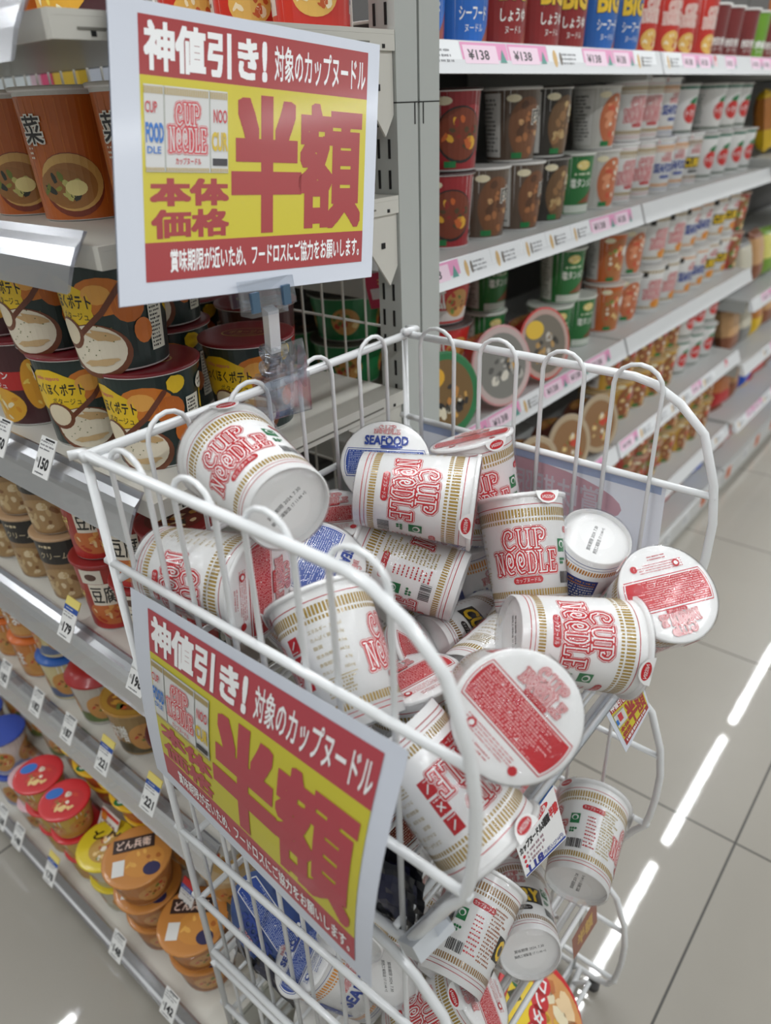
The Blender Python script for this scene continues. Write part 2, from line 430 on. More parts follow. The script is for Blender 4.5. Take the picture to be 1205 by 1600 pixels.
def noodle_wall(style):
    bar, line = {'regular': (GOLD, RED), 'seafood': (ORANGE, BLUE), 'curry': (P(150, 112, 56), P(170, 40, 60))}[style]
    def f(d):
        h = d.h
        d.rect(0, h*.905, d.C, .0007, line); d.rect(0, h*.065, d.C, .0007, line); d.rect(0, h*.10, d.C, .0005, line)
        d.bars(h*.80, h*.872, 84, .62, bar, d.C); d.bars(h*.757, h*.785, 84, .55, bar, d.C); d.bars(h*.125, h*.18, 84, .60, bar, d.C); d.up()
        front(d, 0, style, h); d.layer = 2; front(d, d.C/2, style, h); d.layer = 2
        ink = {'regular': P(176, 152, 84), 'seafood': BLUE, 'curry': P(160, 96, 60)}[style]
        if style == 'seafood':
            for sg in (-1, 1): d.rect(sg*d.C/4, h*.47, d.C*.17, h*.46, BLUE)
            d.up(); d.layer = 3
            for sg in (-1, 1): d.lines(sg*d.C/4, h*.5, d.C*.15, h*.36, 11, PAPER, 4 + sg); d.lines(sg*d.C/4, h*.29, d.C*.15, h*.07, 2, ORANGE, 8 + sg)
        else:
            side_panel(d, -d.C/4, ink, h); d.layer = 2; side_panel2(d, d.C/4, ink, h, 'カップヌードル')
    return f
def noodle_lid(style):
    ink = {'regular': P(196, 34, 44), 'seafood': P(44, 76, 160), 'curry': P(150, 60, 40)}[style]
    soft = {'regular': P(240, 190, 190), 'seafood': P(186, 198, 226), 'curry': P(226, 190, 170)}[style]
    def f(d):
        R = d.R; y0, y1 = -.36*R, .30*R
        def seg(k, a, b):   # band of the disc between two chords
            rr = R*k; ta, tb = math.asin(a/rr), math.asin(b/rr)
            pts = [(rr*math.cos(ta + (tb-ta)*i/8), rr*math.sin(ta + (tb-ta)*i/8)) for i in range(9)]
            return pts + [(-x, y) for x, y in reversed(pts)]
        d.poly(seg(.93, y0 - .02*R, y1 + .02*R), ink); d.up(); d.poly(seg(.915, y0, y1), PAPER); d.up(); d.poly(seg(.89, y0+.03*R, y1-.03*R), ink); d.up()
        d.lines(0, -.03*R, 1.66*R, .58*R, 13, soft, 21, .5, .0019)
        for k in range(3): d.ell((-.5 + .36*k)*R, (.16 - .2*(k % 3))*R, .035*R, .035*R, PAPER, 8)
        d.lines(.0, -.56*R, 1.1*R, .20*R, 4, ink, 11, .4); d.lines(0, -.76*R, .5*R, .12*R, 2, ink, 12, .4)
        d.ell(-.42*R, -.56*R, .16*R, .16*R, ink, 12); d.ell(.52*R, -.60*R, .15*R, .15*R, ink, 12); d.up()
        d.ell(-.42*R, -.56*R, .09*R, .09*R, PAPER, 10)
        if style == 'seafood':
            swirl(d, 0, .80*R, .62*R, .22*R, RED, PAPER, .8); d.text('SEAFOOD', 0, .52*R, 1.0*R, .24*R, BLUE, .05); d.up()
            d.pill(.12*R, .365*R, .5*R, .08*R, BLUE)
        elif style == 'curry':
            swirl(d, 0, .80*R, .62*R, .22*R, RED, PAPER, .8); d.text('CURRY', 0, .52*R, 1.0*R, .24*R, YEL, .05)
        else:
            swirl(d, 0, .63*R, .86*R, .46*R, RED, PAPER); d.pill(0, .355*R, .46*R, .075*R, RED); d.up(); d.text('カップヌードル', 0, .355*R, .38*R, .045*R, PAPER, .01)
    return f
cup('regular', 'noodle_cup', 'noodle cup', 'white noodle cup with red swirly lettering', .090, .070, .110, noodle_wall('regular'), noodle_lid('regular'), tabs=2, film=True, n=56, cell=.004)
cup('seafood', 'seafood_noodle_cup', 'noodle cup', 'white and blue seafood noodle cup', .090, .070, .110, noodle_wall('seafood'), noodle_lid('seafood'), tabs=1, film=True, n=56, cell=.004)
cup('curry', 'curry_noodle_cup', 'noodle cup', 'white curry noodle cup with yellow lettering', .090, .070, .110, noodle_wall('curry'), noodle_lid('curry'), tabs=1, film=True, n=48, cell=.004)
cup('seabowl', 'large_seafood_noodle_cup', 'noodle cup', 'large blue-lidded seafood cup', .112, .086, .118, noodle_wall('seafood'), noodle_lid('seafood'), lidcol=(60, 84, 140), n=48)

# --- goods of the white end shelf
def w_potato(d):
    h = d.h; R = random.Random(2)
    dg = P(26, 46, 44); d.rect(0, h*.5, d.C, h*.96, dg); d.up()
    for uc in (0.0, d.C/2):
        d.layer = 2
        d.ell(uc + .018, h*.70, .052, .034, P(214, 122, 36), 16); d.ell(uc + .040, h*.60, .03, .03, P(196, 104, 30), 14); d.up()
        d.ell(uc + .014, h*.72, .026, .018, P(236, 170, 78), 12); d.ell(uc - .026, h*.63, .074, .046, YEL, 26, 0, 4, .08); d.up()
        d.text('pokka sapporo', uc - .028, h*.775, .030, .0055, P(214, 60, 130)); d.text('ほっくほくポテト', uc - .024, h*.66, .066, .0135, BLACK, .03); d.text('ポタージュ', uc - .012, h*.53, .032, .0075, BLACK, .02)
        d.ell(uc + .002, h*.20, .070, .052, P(120, 66, 38), 26); d.up(); d.ell(uc + .001, h*.22, .062, .046, P(238, 228, 206), 26); d.up()
        d.ell(uc - .024, h*.36, .034, .030, P(120, 66, 38), 18); d.stroke([(uc - .012, h*.34), (uc + .016, h*.56), (uc + .036, h*.80)], .005, P(110, 56, 34)); d.up(); d.ell(uc - .025, h*.37, .028, .024, P(238, 224, 194), 18); d.up()
        for k in range(16): d.ell(uc + R.uniform(-.03, .024), h*R.uniform(.12, .44), .0016, .0012, P(98, 106, 50), 6)
        d.ell(uc + .012, h*.345, .030, .008, P(206, 170, 120), 14, -.25, 5, .3); d.ell(uc + .004, h*.10, .034, .007, P(212, 180, 132), 14, .1, 6, .3)
        d.ell(uc + .048, h*.86, .018, .018, YEL, 16, 0, 6, .12); d.rect(uc + .066, h*.42, .018, h*.54, P(228, 226, 210)); d.up()
        d.lines(uc + .066, h*.42, .015, h*.50, 14, BLACK, 5, .6)
        d.ell(uc + .050, h*.36, .018, .024, P(214, 116, 36), 14); d.ell(uc - .058, h*.78, .022, .016, P(236, 234, 222), 14); d.up(); d.lines(uc - .058, h*.78, .014, .009, 2, BLACK, 6)
def l_potato(d):
    R = d.R; d.ell(0, .02*R, 1.05*R, .62*R, P(186, 150, 84), 24); d.up(); d.ell(0, .02*R, .98*R, .56*R, P(112, 20, 30), 24); d.up()
    d.text('ポタージュ', 0, .05*R, .7*R, .2*R, P(206, 170, 100)); d.lines(0, -.16*R, .6*R, .1*R, 2, P(190, 150, 90), 3)
cup('potato', 'potato_soup_cup', 'soup cup', 'dark green potato soup cup with maroon lid', .104, .084, .100, w_potato, l_potato, lidcol=(128, 22, 34), plural='potato soup cups')
def w_corn(d):
    h = d.h; d.rect(0, h*.5, d.C, h*.96, P(70, 28, 34)); d.up(); d.rect(0, h*.55, d.C, h*.22, P(186, 38, 36)); d.up()
    for uc in (0, d.C/2): d.food(uc, h*.25, .07, .045, P(228, 170, 50), [P(244, 214, 90), P(220, 150, 40), P(240, 230, 190)], 14, 4); d.text('つぶコーン', uc, h*.62, .05, .009, PAPER, .03); d.text('ポタージュ', uc, h*.50, .04, .007, PAPER, .02); d.food(uc+.05, h*.5, .025, .06, P(226, 160, 40), [P(246, 214, 100)], 8, 9); d.layer = 3
cup('corn', 'corn_soup_cup', 'soup cup', 'red and yellow corn soup cup', .104, .084, .100, w_corn, l_potato, lidcol=(128, 22, 34))
def w_miso(d):
    h = d.h; d.rect(0, h*.5, d.C, h*.98, P(192, 98, 30)); d.up(); d.rect(0, h*.965, d.C, h*.05, P(214, 214, 210))
    for k in range(26): d.rect(-d.C/2 + d.C*(k+.3)/26, h*.52, .0012, h*.8, P(204, 112, 40))
    d.up()
    for uc in (0, d.C/2):
        d.layer = 3; d.ell(uc + .012, h*.28, .062, .056, P(128, 54, 34), 26); d.up(); d.ell(uc + .012, h*.30, .06, .050, P(214, 170, 96), 26); d.up(); d.ell(uc + .010, h*.275, .052, .040, P(164, 112, 56), 24); d.up()
        d.food(uc + .002, h*.27, .044, .032, P(156, 106, 52), [P(112, 124, 44), P(42, 46, 36), P(150, 150, 60), P(196, 190, 110)], 16, 3, .14, .34); d.ell(uc + .016, h*.26, .02, .014, P(236, 222, 150), 16)
        d.text('菜', uc - .014, h*.70, .024, .026, P(240, 236, 226), .09); d.up(); d.text('菜', uc - .014, h*.70, .022, .024, BLACK, .03); d.lines(uc - .02, h*.53, .008, .012, 3, P(230, 220, 200), 3)
cup('miso', 'vegetable_soup_cup', 'soup cup', 'orange vegetable soup cup with black lettering', .094, .078, .112, w_miso, None, lidcol=(210, 206, 200))
def w_cream(d):
    h = d.h; d.rect(0, h*.5, d.C, h*.97, P(150, 118, 80)); d.up(); d.rect(0, h*.78, d.C, h*.36, P(38, 34, 32)); d.up()
    for uc in (0, d.C/2): d.food(uc, h*.28, .07, .048, P(176, 142, 96), [P(206, 178, 130), P(136, 94, 56), P(226, 206, 168)], 16, 6); d.ell(uc + .05, h*.34, .028, .026, P(216, 206, 190), 14); d.up(); d.ell(uc + .05, h*.34, .018, .016, P(120, 60, 40), 12); d.text('クリーム', uc, h*.74, .036, .010, P(222, 206, 170), .02); d.lines(uc-.006, h*.88, .02, .008, 1, P(222, 206, 170), 4); d.ell(uc - .045, h*.6, .018, .016, P(206, 206, 208), 12); d.layer = 3
def l_cream(d): d.food(0, 0, d.R*1.3, d.R*1.0, P(168, 132, 92), [P(206, 176, 136), P(120, 86, 54), P(230, 220, 200)], 14, 3)
cup('cream', 'cream_soup_cup', 'soup cup', 'black and tan cream soup cup', .080, .062, .098, w_cream, l_cream, lidcol=(196, 160, 122), rimcol=(206, 176, 140))
def w_tofu(d):
    h = d.h; d.rect(0, h*.5, d.C, h*.97, P(166, 44, 36)); d.up(); d.rect(0, h*.10, d.C, h*.16, P(190, 40, 36))
    for uc in (0, d.C/2):
        d.food(uc + .004, h*.27, .06, .036, P(206, 112, 52), [P(236, 206, 150), P(190, 60, 30), P(226, 160, 80)], 14, 7)
        d.rect(uc, h*.56, .032, .032, P(234, 226, 210)); d.rect(uc - .01, h*.83, .026, .02, P(226, 220, 206)); d.rect(uc + .04, h*.6, .024, .05, P(60, 70, 50)); d.up(); d.text('豆腐', uc, h*.56, .030, .026, BLACK, .03); d.ell(uc - .01, h*.83, .014, .01, P(90, 60, 50), 12); d.ell(uc + .04, h*.62, .020, .024, P(206, 206, 196), 14); d.text('チゲ', uc - .032, h*.5, .012, .02, P(240, 220, 120), .03); d.layer = 3
def l_tofu(d): d.food(0, 0, d.R*1.5, d.R*1.3, P(120, 40, 26), [P(230, 160, 60), P(236, 206, 160), P(60, 50, 30), P(190, 60, 36)], 16, 8)
cup('tofu', 'tofu_soup_cup', 'soup cup', 'red tofu soup cup with white label', .080, .062, .098, w_tofu, l_tofu, lidcol=(150, 34, 34), rimcol=(200, 60, 56))

# --- bowls and tubs
def w_plain(c, c2, word, ink, seed):
    def f(d):
        h = d.h; d.rect(0, h*.5, d.C, h*.94, P(*c)); d.up(); d.rect(0, h*.2, d.C, h*.24, P(*c2))
        for uc in (0, d.C/2, d.C/4, -d.C/4):
            d.food(uc + .02, h*.45, .045, h*.6, P(206, 150, 80), [P(236, 206, 140), P(150, 80, 40), P(110, 130, 50), P(200, 60, 40)], 12, seed)
            if word: d.text(word, uc - .016, h*.55, .028, h*.4, P(*ink), .03)
            d.layer = 3
    return f
def l_food(base, pal, seed, ring=None, word=None, ink=(20, 20, 20), mark=None):
    def f(d):
        R = d.R
        if ring: d.ell(0, 0, 1.9*R, 1.9*R, P(*ring), 32); d.up(); d.ell(0, 0, 1.62*R, 1.62*R, P(*base), 32); d.up()
        d.food(.1*R, -.15*R, 1.3*R, 1.1*R, P(*base), [P(*c) for c in pal], 20, seed)
        if mark: d.ell(-.35*R, .45*R, .7*R, .5*R, P(*mark), 18); d.up()
        if word: d.text(word, 0, .42*R, 1.0*R, .36*R, P(*ink), .04)
    return f
FP = [(236, 206, 140), (176, 96, 44), (116, 136, 56), (206, 70, 46), (240, 232, 212)]
def bowl(key, name, desc, D, d, h, c, c2, lc, word=None, ink=(250, 250, 245), lid=None, rim=None, dome=0.0, seed=1, cat='noodle bowl'):
    cup(key, name, cat, desc, D, d, h, w_plain(c, c2, word, ink, seed), lid, lidcol=lc, rimcol=rim or lc, n=32, dome=dome, cell=.008)
bowl('orangelid', 'orange_lid_noodle_cup', 'orange-lidded noodle cup', 0.082, 0.066, 0.075, (206, 128, 56), (216, 160, 90), (222, 112, 34), 'うま', dome=.004)
bowl('bluerim', 'blue_rim_noodle_cup', 'blue-rimmed noodle cup with picture sleeve', 0.08, 0.062, 0.078, (214, 200, 150), (90, 110, 150), (36, 96, 180), None, dome=.004)
bowl('reddome', 'red_dome_noodle_cup', 'clear noodle cup under a red domed lid with white label', 0.088, 0.066, 0.082, (196, 190, 180), (96, 120, 60), (176, 36, 36), None, dome=.012, lid=lambda d: (d.ell(0, 0, 1.3*d.R, 1.1*d.R, P(228, 224, 216), 20), d.up(), d.lines(0, 0, .8*d.R, .4*d.R, 3, P(150, 60, 50), 4)))
bowl('goldlid', 'gold_lid_noodle_cup', 'noodle cup with gold and black picture lid', 0.098, 0.072, 0.088, (156, 126, 76), (80, 70, 40), (176, 128, 48), '味噌', rim=(216, 200, 160), lid=lambda d: (d.ell(0, 0, 1.86*d.R, 1.86*d.R, P(186, 140, 52), 32), d.up(), d.food(0, -.3*d.R, 1.4*d.R, .9*d.R, P(150, 90, 40), [P(220, 160, 60), P(206, 90, 40), P(110, 120, 50)], 16, 3), d.rect(.2*d.R, .4*d.R, 1.2*d.R, .56*d.R, P(24, 22, 20)), d.up(), d.text('濃厚味噌', .2*d.R, .4*d.R, 1.0*d.R, .3*d.R, P(190, 150, 70), .02)))
bowl('brownlid', 'brown_lid_noodle_cup', 'noodle cup with dark brown dotted lid', 0.094, 0.072, 0.085, (120, 40, 30), (90, 50, 40), (96, 32, 24), None, lid=lambda d: ([d.ell(.8*d.R*math.cos(k*.35), .8*d.R*math.sin(k*.35), .12*d.R, .12*d.R, P(206, 120, 60), 8) for k in range(18)], d.food(0, 0, 1.2*d.R, 1.1*d.R, P(60, 40, 30), [P(190, 120, 70), P(90, 60, 40)], 14, 4)))
bowl('smallred', 'red_lid_clear_noodle_cup', 'small clear noodle cup with red lid', 0.072, 0.054, 0.072, (186, 176, 160), (110, 130, 70), (186, 44, 50), None, seed=5)
bowl('yellowtub', 'yellow_lid_noodle_tub', 'yellow-lidded noodle tub with green mark', 0.096, 0.074, 0.046, (214, 110, 60), (200, 70, 50), (236, 190, 16), None, rim=(238, 196, 20), lid=lambda d: (d.food(0, .1*d.R, 1.3*d.R, 1.2*d.R, P(210, 160, 40), [P(236, 206, 120), P(190, 110, 40)], 12, 3), d.ell(-.5*d.R, -.62*d.R, .42*d.R, .3*d.R, P(26, 120, 60), 16), d.up(), d.ell(-.5*d.R, -.62*d.R, .2*d.R, .14*d.R, P(230, 240, 230), 10)))
bowl('clearpack', 'clear_noodle_tub', 'clear tub of dry noodles', 0.09, 0.066, 0.074, (206, 176, 130), (220, 200, 160), (206, 180, 140), None, rim=(226, 224, 220), lid=l_food((206, 170, 110), FP, 12))
bowl('redtub', 'red_lid_picture_tub', 'red-lidded noodle tub with blue badge', 0.078, 0.058, 0.058, (206, 170, 70), (200, 150, 60), (206, 40, 46), None, rim=(216, 60, 60), lid=l_food((196, 40, 44), FP, 6, mark=(40, 110, 196)))
bowl('pinktub', 'pink_lid_noodle_tub', 'pale pink-lidded noodle tub', 0.068, 0.052, 0.055, (206, 200, 190), (210, 190, 180), (222, 186, 192), None, lid=l_food((226, 196, 200), FP, 7))
bowl('yellowpic', 'yellow_lid_picture_tub', 'yellow picture-lidded noodle tub', 0.088, 0.064, 0.064, (206, 200, 180), (190, 180, 150), (222, 200, 40), None, rim=(236, 214, 40), lid=l_food((190, 150, 70), FP, 8, None, 'とん', (40, 20, 10)))
bowl('browncurry', 'orange_picture_bowl', 'orange curry noodle bowl with dark lettering', 0.098, 0.074, 0.062, (190, 120, 50), (150, 90, 40), (196, 130, 60), None, lid=lambda d: (d.food(.2*d.R, -.2*d.R, 1.2*d.R, 1.0*d.R, P(206, 140, 60), [P(226, 170, 80), P(176, 100, 36)], 10, 3), d.rect(-.1*d.R, .42*d.R, 1.2*d.R, .44*d.R, P(50, 30, 26)), d.rect(-.5*d.R, -.3*d.R, .34*d.R, .5*d.R, P(226, 226, 222)), d.ell(.45*d.R, -.5*d.R, .5*d.R, .42*d.R, P(40, 36, 80), 14), d.up(), d.text('どん兵衛', -.1*d.R, .42*d.R, 1.0*d.R, .3*d.R, P(236, 206, 190), .03)))
bowl('whiteblue', 'white_blue_noodle_cup', 'white noodle cup with blue lid', 0.08, 0.062, 0.08, (216, 210, 206), (150, 160, 200), (48, 76, 170), None)
bowl('wantan', 'wonton_bowl', 'red wonton soup bowl with yellow band', .138, .104, .062, (206, 40, 40), (236, 200, 40), (206, 30, 36), None, rim=(206, 30, 36), lid=lambda d: (d.food(.1*d.R, .1*d.R, 1.8*d.R, 1.7*d.R, P(214, 150, 84), [P(236, 206, 160), P(190, 110, 50), P(240, 226, 190), P(226, 176, 60)], 26, 9), d.poly([(-.9*d.R, -.1*d.R), (-.3*d.R, -.85*d.R), (.3*d.R, -.85*d.R), (.1*d.R, -.3*d.R), (-.45*d.R, .35*d.R)], P(240, 208, 30)), d.up(), [d.ell((-.42+.22*k)*d.R, (.30-.2*k)*d.R, .42*d.R, .42*d.R, P(206, 30, 36), 16) for k in range(4)], d.up(), d.text('ワンタン', -.08*d.R, -.0*d.R, 1.1*d.R, .26*d.R, P(245, 245, 245), .04, -.74), d.rect(-.42*d.R, -.45*d.R, .2*d.R, .26*d.R, P(60, 60, 30)), d.ell(-.62*d.R, -.28*d.R, .22*d.R, .22*d.R, P(20, 110, 60), 12)))

# --- goods of the aisle shelf
def w_pic(c, pc, word, ink, seed, back=(214, 212, 208), band=None, ring=False, backink=(50, 46, 44), pal=FP):
    """picture on the front, white small-print panel on each flank"""
    def f(d):
        h = d.h; d.rect(0, h*.5, d.C, h*.95, P(*c)); d.up()
        for s in (-1, 1):
            d.rect(s*d.C*.25, h*.5, d.C*.17, h*.86, P(*back))
            if band: d.rect(s*d.C*.25, h*.2, d.C*.17, h*.06, P(*band))
        d.up()
        for s in (-1, 1): d.lines(s*d.C*.25, h*.5, d.C*.14, h*.74, 13, P(*backink), seed + s)
        for uc in (0, d.C/2):
            d.ell(uc + .002, h*.45, .074, h*.70, P(34, 28, 26) if ring else P(*c), 24); d.up(); d.food(uc + .002, h*.46, .070 if ring else .062, h*.64 if ring else h*.84, P(*pc), [P(*q) for q in pal], 20, seed)
            d.ell(uc - .022, h*.86, .022, .011, P(232, 222, 190), 12); d.rect(uc - .014, h*.09, .018, h*.08, P(20, 120, 60)); d.up()
            if word: d.text(word, uc + .022, h*.62, .026, .026, P(240, 236, 226), .07); d.up(); d.text(word, uc + .022, h*.62, .0235, .0235, P(*ink), .02)
            d.layer = 4
    return f
def cupA(key, name, desc, wf, lc=(216, 214, 210), D=.094, d=.074, h=.104, rim=(222, 220, 216), lid=None, cat='noodle cup'):
    cup(key, name, cat, desc, D, d, h, wf, lid, lidcol=lc, rimcol=rim, n=28, cell=.008)
cupA('stew', 'red_stew_cup', 'dark red stew noodle cup', w_pic((152, 30, 38), (120, 50, 24), None, (240, 240, 240), 3, (206, 200, 196), (140, 24, 30), True, pal=[(196, 96, 40), (226, 170, 50), (140, 40, 24), (80, 60, 30)]), lc=(60, 26, 26))
cupA('meat', 'brown_meat_noodle_cup', 'brown and grey meat noodle cup', w_pic((92, 74, 60), (120, 76, 46), '肉', (30, 24, 18), 4, pal=[(170, 110, 66), (206, 160, 110), (90, 56, 34)]))
cupA('black', 'dark_beef_noodle_cup', 'black and gold beef noodle cup', w_pic((48, 42, 36), (110, 80, 50), '牛肉', (190, 160, 70), 5, pal=[(150, 110, 70), (190, 160, 110)]), lc=(70, 64, 58))
def w_salt(d):
    h = d.h; d.rect(0, h*.5, d.C, h*.95, P(30, 110, 50)); d.up()
    for sg in (-1, 1): d.rect(sg*d.C*.25, h*.5, d.C*.14, h*.86, P(206, 210, 200))
    d.up()
    for sg in (-1, 1): d.lines(sg*d.C*.25, h*.5, d.C*.12, h*.74, 13, P(60, 80, 60), 4 + sg)
    for uc in (0, d.C/2):
        d.food(uc - .004, h*.82, .026, .016, P(226, 206, 130), [P(240, 230, 190), P(206, 170, 80)], 6, 3); d.poly([(uc - .01, h*.2), (uc + .036, h*.2), (uc + .036, h*.46)], P(130, 70, 40)); d.rect(uc, h*.11, .07, h*.13, P(200, 206, 196)); d.up()
        d.text('塩タンメン', uc, h*.54, .052, .016, P(240, 242, 234), .03); d.lines(uc, h*.68, .04, .008, 1, P(220, 230, 200), 3); d.layer = 3
cupA('salt', 'green_noodle_cup', 'green salt noodle cup', w_salt, lc=(206, 210, 200))
cupA('orange', 'orange_noodle_cup', 'orange noodle cup with ramen picture', w_pic((196, 96, 34), (180, 110, 60), '辛', (245, 240, 230), 7), lc=(214, 206, 196))
cupA('shrimp', 'grey_shrimp_noodle_cup', 'grey shrimp noodle cup', w_pic((196, 194, 188), (196, 110, 70), None, (0, 0, 0), 8, pal=[(226, 150, 110), (236, 226, 206), (206, 90, 60)]))
def w_tomato(d):
    h = d.h; d.rect(0, h*.93, d.C, .006, P(60, 120, 100)); d.rect(0, h*.1, d.C, .006, P(120, 130, 120)); d.up()
    for uc in (0, d.C/2):
        d.ell(uc, h*.45, .042, .04, P(206, 46, 44), 18); d.up(); d.ell(uc + .004, h*.68, .03, .014, GREEN, 9, .4, 3, .35); d.text('トマト', uc, h*.45, .032, .014, PAPER, .04); d.layer = 2
    for s in (-1, 1): d.lines(s*d.C/4, h*.5, d.C*.16, h*.6, 9, P(90, 130, 120), 4)
cupA('tomato', 'tomato_noodle_cup', 'white tomato noodle cup with red tomato', w_tomato)
def w_big(style):
    bar = {'regular': GOLD, 'seafood': ORANGE, 'curry': P(190, 150, 80)}[style]
    def f(d):
        h = d.h; d.bars(h*.84, h*.9, 40, .6, bar, d.C); d.bars(h*.1, h*.15, 40, .6, bar, d.C); d.up()
        for uc in (0, d.C/2):
            if style == 'regular': swirl(d, uc, h*.5, .06, h*.4, RED, PAPER)
            elif style == 'seafood': swirl(d, uc + .01, h*.68, .034, h*.18, RED, PAPER); d.text('SEAFOOD', uc, h*.45, .062, .024, BLUE, .06)
            else: swirl(d, uc + .01, h*.7, .034, h*.16, RED, PAPER); d.rect(uc, h*.45, .064, .026, BLACK); d.up(); d.text('CURRY', uc, h*.45, .06, .022, YEL, .05)
            d.food(uc + .01, h*.2, .04, .02, ORANGE, [P(240, 180, 60), P(220, 110, 40)], 8, 2); d.rect(uc - .03, h*.82, .012, .012, BLACK); d.layer = 2
        for s in (-1, 1): d.lines(s*d.C/4, h*.5, d.C*.16, h*.5, 9, P(176, 152, 110), 4)
    return f
for st, ds in (('regular', 'large white noodle cup with red lettering'), ('seafood', 'large white noodle cup with blue lettering'), ('curry', 'large white noodle cup with yellow lettering')):
    cupA('big' + st, {'regular': 'large_noodle_cup', 'seafood': 'large_seafood_cup', 'curry': 'large_curry_cup'}[st], ds, w_big(st), D=.098, d=.078, h=.112)
def w_tall(c, big, sub, bigc, low=(150, 60, 40), swl=False):
    def f(d):
        h = d.h; d.rect(0, h*.5, d.C, h*.98, P(*c)); d.up()
        for uc in (0, d.C/2):
            if swl: swirl(d, uc, h*.62, .05, h*.34, P(240, 236, 226), P(*c), .9); d.food(uc, h*.22, .046, .036, P(226, 180, 90), [P(240, 226, 190), P(196, 90, 40)], 12, 3)
            else:
                if big: d.text(big, uc, h*.60, .052, .036, BLACK, .08); d.up(); d.text(big, uc, h*.60, .050, .034, P(*bigc), .05)
                d.text(sub, uc, h*.33, .046, .016, P(245, 245, 240), .03); d.text('ヌードル', uc, h*.19, .03, .009, P(245, 245, 240), .02); d.poly([(uc + .01, 0.002), (uc + .05, .002), (uc + .05, h*.4)], P(*low))
            d.layer = 2
        for s in (-1, 1): d.rect(s*d.C/4, h*.5, d.C*.13, h*.8, P(206, 196, 190))
        d.up()
        for s in (-1, 1): d.lines(s*d.C/4, h*.5, d.C*.11, h*.7, 12, P(90, 60, 60), 4)
    return f
cupA('bigred', 'tall_red_noodle_cup', 'tall dark red noodle cup with gold letters', w_tall((140, 28, 30), 'BIG', 'しょうゆ', (236, 196, 50)), D=.098, d=.08, h=.125)
cupA('bigblue', 'tall_blue_noodle_cup', 'tall blue noodle cup with gold letters', w_tall((30, 96, 176), 'BIG', 'シーフード', (236, 196, 50)), D=.098, d=.08, h=.125)
cupA('blue', 'blue_noodle_pack', 'blue seafood noodle cup with white lettering', w_tall((24, 100, 190), None, 'シーフード', (240, 240, 240)), D=.094, d=.08, h=.118)
cupA('slim', 'slim_red_noodle_cup', 'slim red noodle cup with bowl picture', w_tall((200, 46, 34), None, '', (0, 0, 0), swl=True), D=.090, d=.074, h=.118)
cupA('tantan', 'dark_red_spicy_cup', 'dark red spicy noodle cup with white characters', w_tall((120, 36, 36), None, '担担', (240, 240, 240)), D=.088, d=.07, h=.105)
cupA('limecup', 'lime_green_noodle_cup', 'lime green noodle cup', w_tall((110, 160, 40), None, '麺', (240, 240, 240)), D=.088, d=.07, h=.105)
bowl('greenpic', 'green_lid_picture_tub', 'green and white picture-lidded noodle tub', .086, .064, .060, (206, 200, 190), (190, 180, 160), (110, 160, 60), None, rim=(226, 224, 216), lid=l_food((220, 216, 206), FP, 14, (110, 160, 60), None, mark=(40, 60, 130)))
bowl('redbowl', 'red_udon_bowl', 'red udon bowl', .118, .086, .074, (196, 36, 36), (220, 210, 206), (70, 60, 58), '狐', rim=(214, 180, 176), seed=2)
bowl('pinkbowl', 'pink_udon_bowl', 'pink udon bowl', .118, .086, .074, (214, 110, 116), (226, 150, 150), (64, 58, 58), None, rim=(226, 190, 190), seed=3)
bowl('greenbowl', 'green_soba_bowl', 'green soba bowl', .124, .092, .070, (26, 120, 66), (30, 110, 60), (70, 66, 56), None, rim=(200, 214, 200), seed=4, lid=l_food((90, 70, 50), [(150, 110, 50), (60, 50, 40), (120, 110, 90)], 5))
SEEDS = [(190, 130, 60), (30, 28, 26), (226, 216, 190), (210, 160, 80), (46, 42, 38)]
bowl('greenlean', 'green_rim_sesame_bowl', 'green-rimmed noodle bowl with sesame picture lid', .130, .098, .066, (24, 110, 60), (24, 100, 56), (40, 120, 70), None, rim=(40, 130, 76), lid=l_food((120, 90, 46), SEEDS, 3, (36, 116, 66), None, mark=(226, 170, 40)))
bowl('pinklean', 'pink_rim_soba_bowl', 'pink-rimmed soba bowl with picture lid', .134, .100, .066, (206, 84, 92), (214, 100, 104), (206, 150, 150), None, rim=(220, 120, 124), lid=l_food((130, 128, 122), [(180, 176, 168), (206, 160, 84), (90, 88, 84), (220, 214, 200)], 4, (196, 176, 172)))
bowl('redlean', 'red_rim_noodle_bowl', 'red-rimmed noodle bowl with picture lid', .130, .098, .066, (196, 50, 46), (206, 60, 56), (206, 60, 56), None, rim=(206, 50, 48), lid=l_food((120, 112, 100), [(190, 150, 90), (70, 66, 60), (206, 200, 190)], 6, (190, 160, 150), None, mark=(230, 190, 60)))
bowl('creamlean', 'cream_noodle_bowl', 'cream and brown noodle bowl with picture lid', .130, .098, .066, (120, 70, 60), (130, 80, 60), (186, 166, 140), None, rim=(200, 180, 150), lid=l_food((150, 110, 70), FP, 9, (186, 166, 136)))
bowl('darkbowl', 'dark_noodle_bowl', 'dark noodle bowl with yellow markings', .120, .09, .07, (60, 56, 40), (130, 120, 40), (70, 64, 44), '麺', (226, 206, 60), lid=l_food((60, 54, 40), FP, 10))
cupA('yellowbrown', 'yellow_noodle_cup', 'yellow and brown noodle cup', w_pic((206, 160, 60), (150, 90, 50), '味', (200, 40, 36), 9), lc=(190, 160, 110))
cupA('redbrown', 'red_brown_noodle_cup', 'red and brown noodle cup', w_pic((176, 60, 46), (150, 100, 60), '麺', (245, 240, 230), 10), lc=(190, 150, 120))

ORD = ['first', 'second', 'third', 'fourth', 'fifth', 'sixth', 'seventh', 'eighth', 'ninth', 'tenth', 'eleventh', 'twelfth', 'thirteenth', 'fourteenth', 'fifteenth', 'sixteenth', 'seventeenth', 'eighteenth', 'nineteenth', 'twentieth']
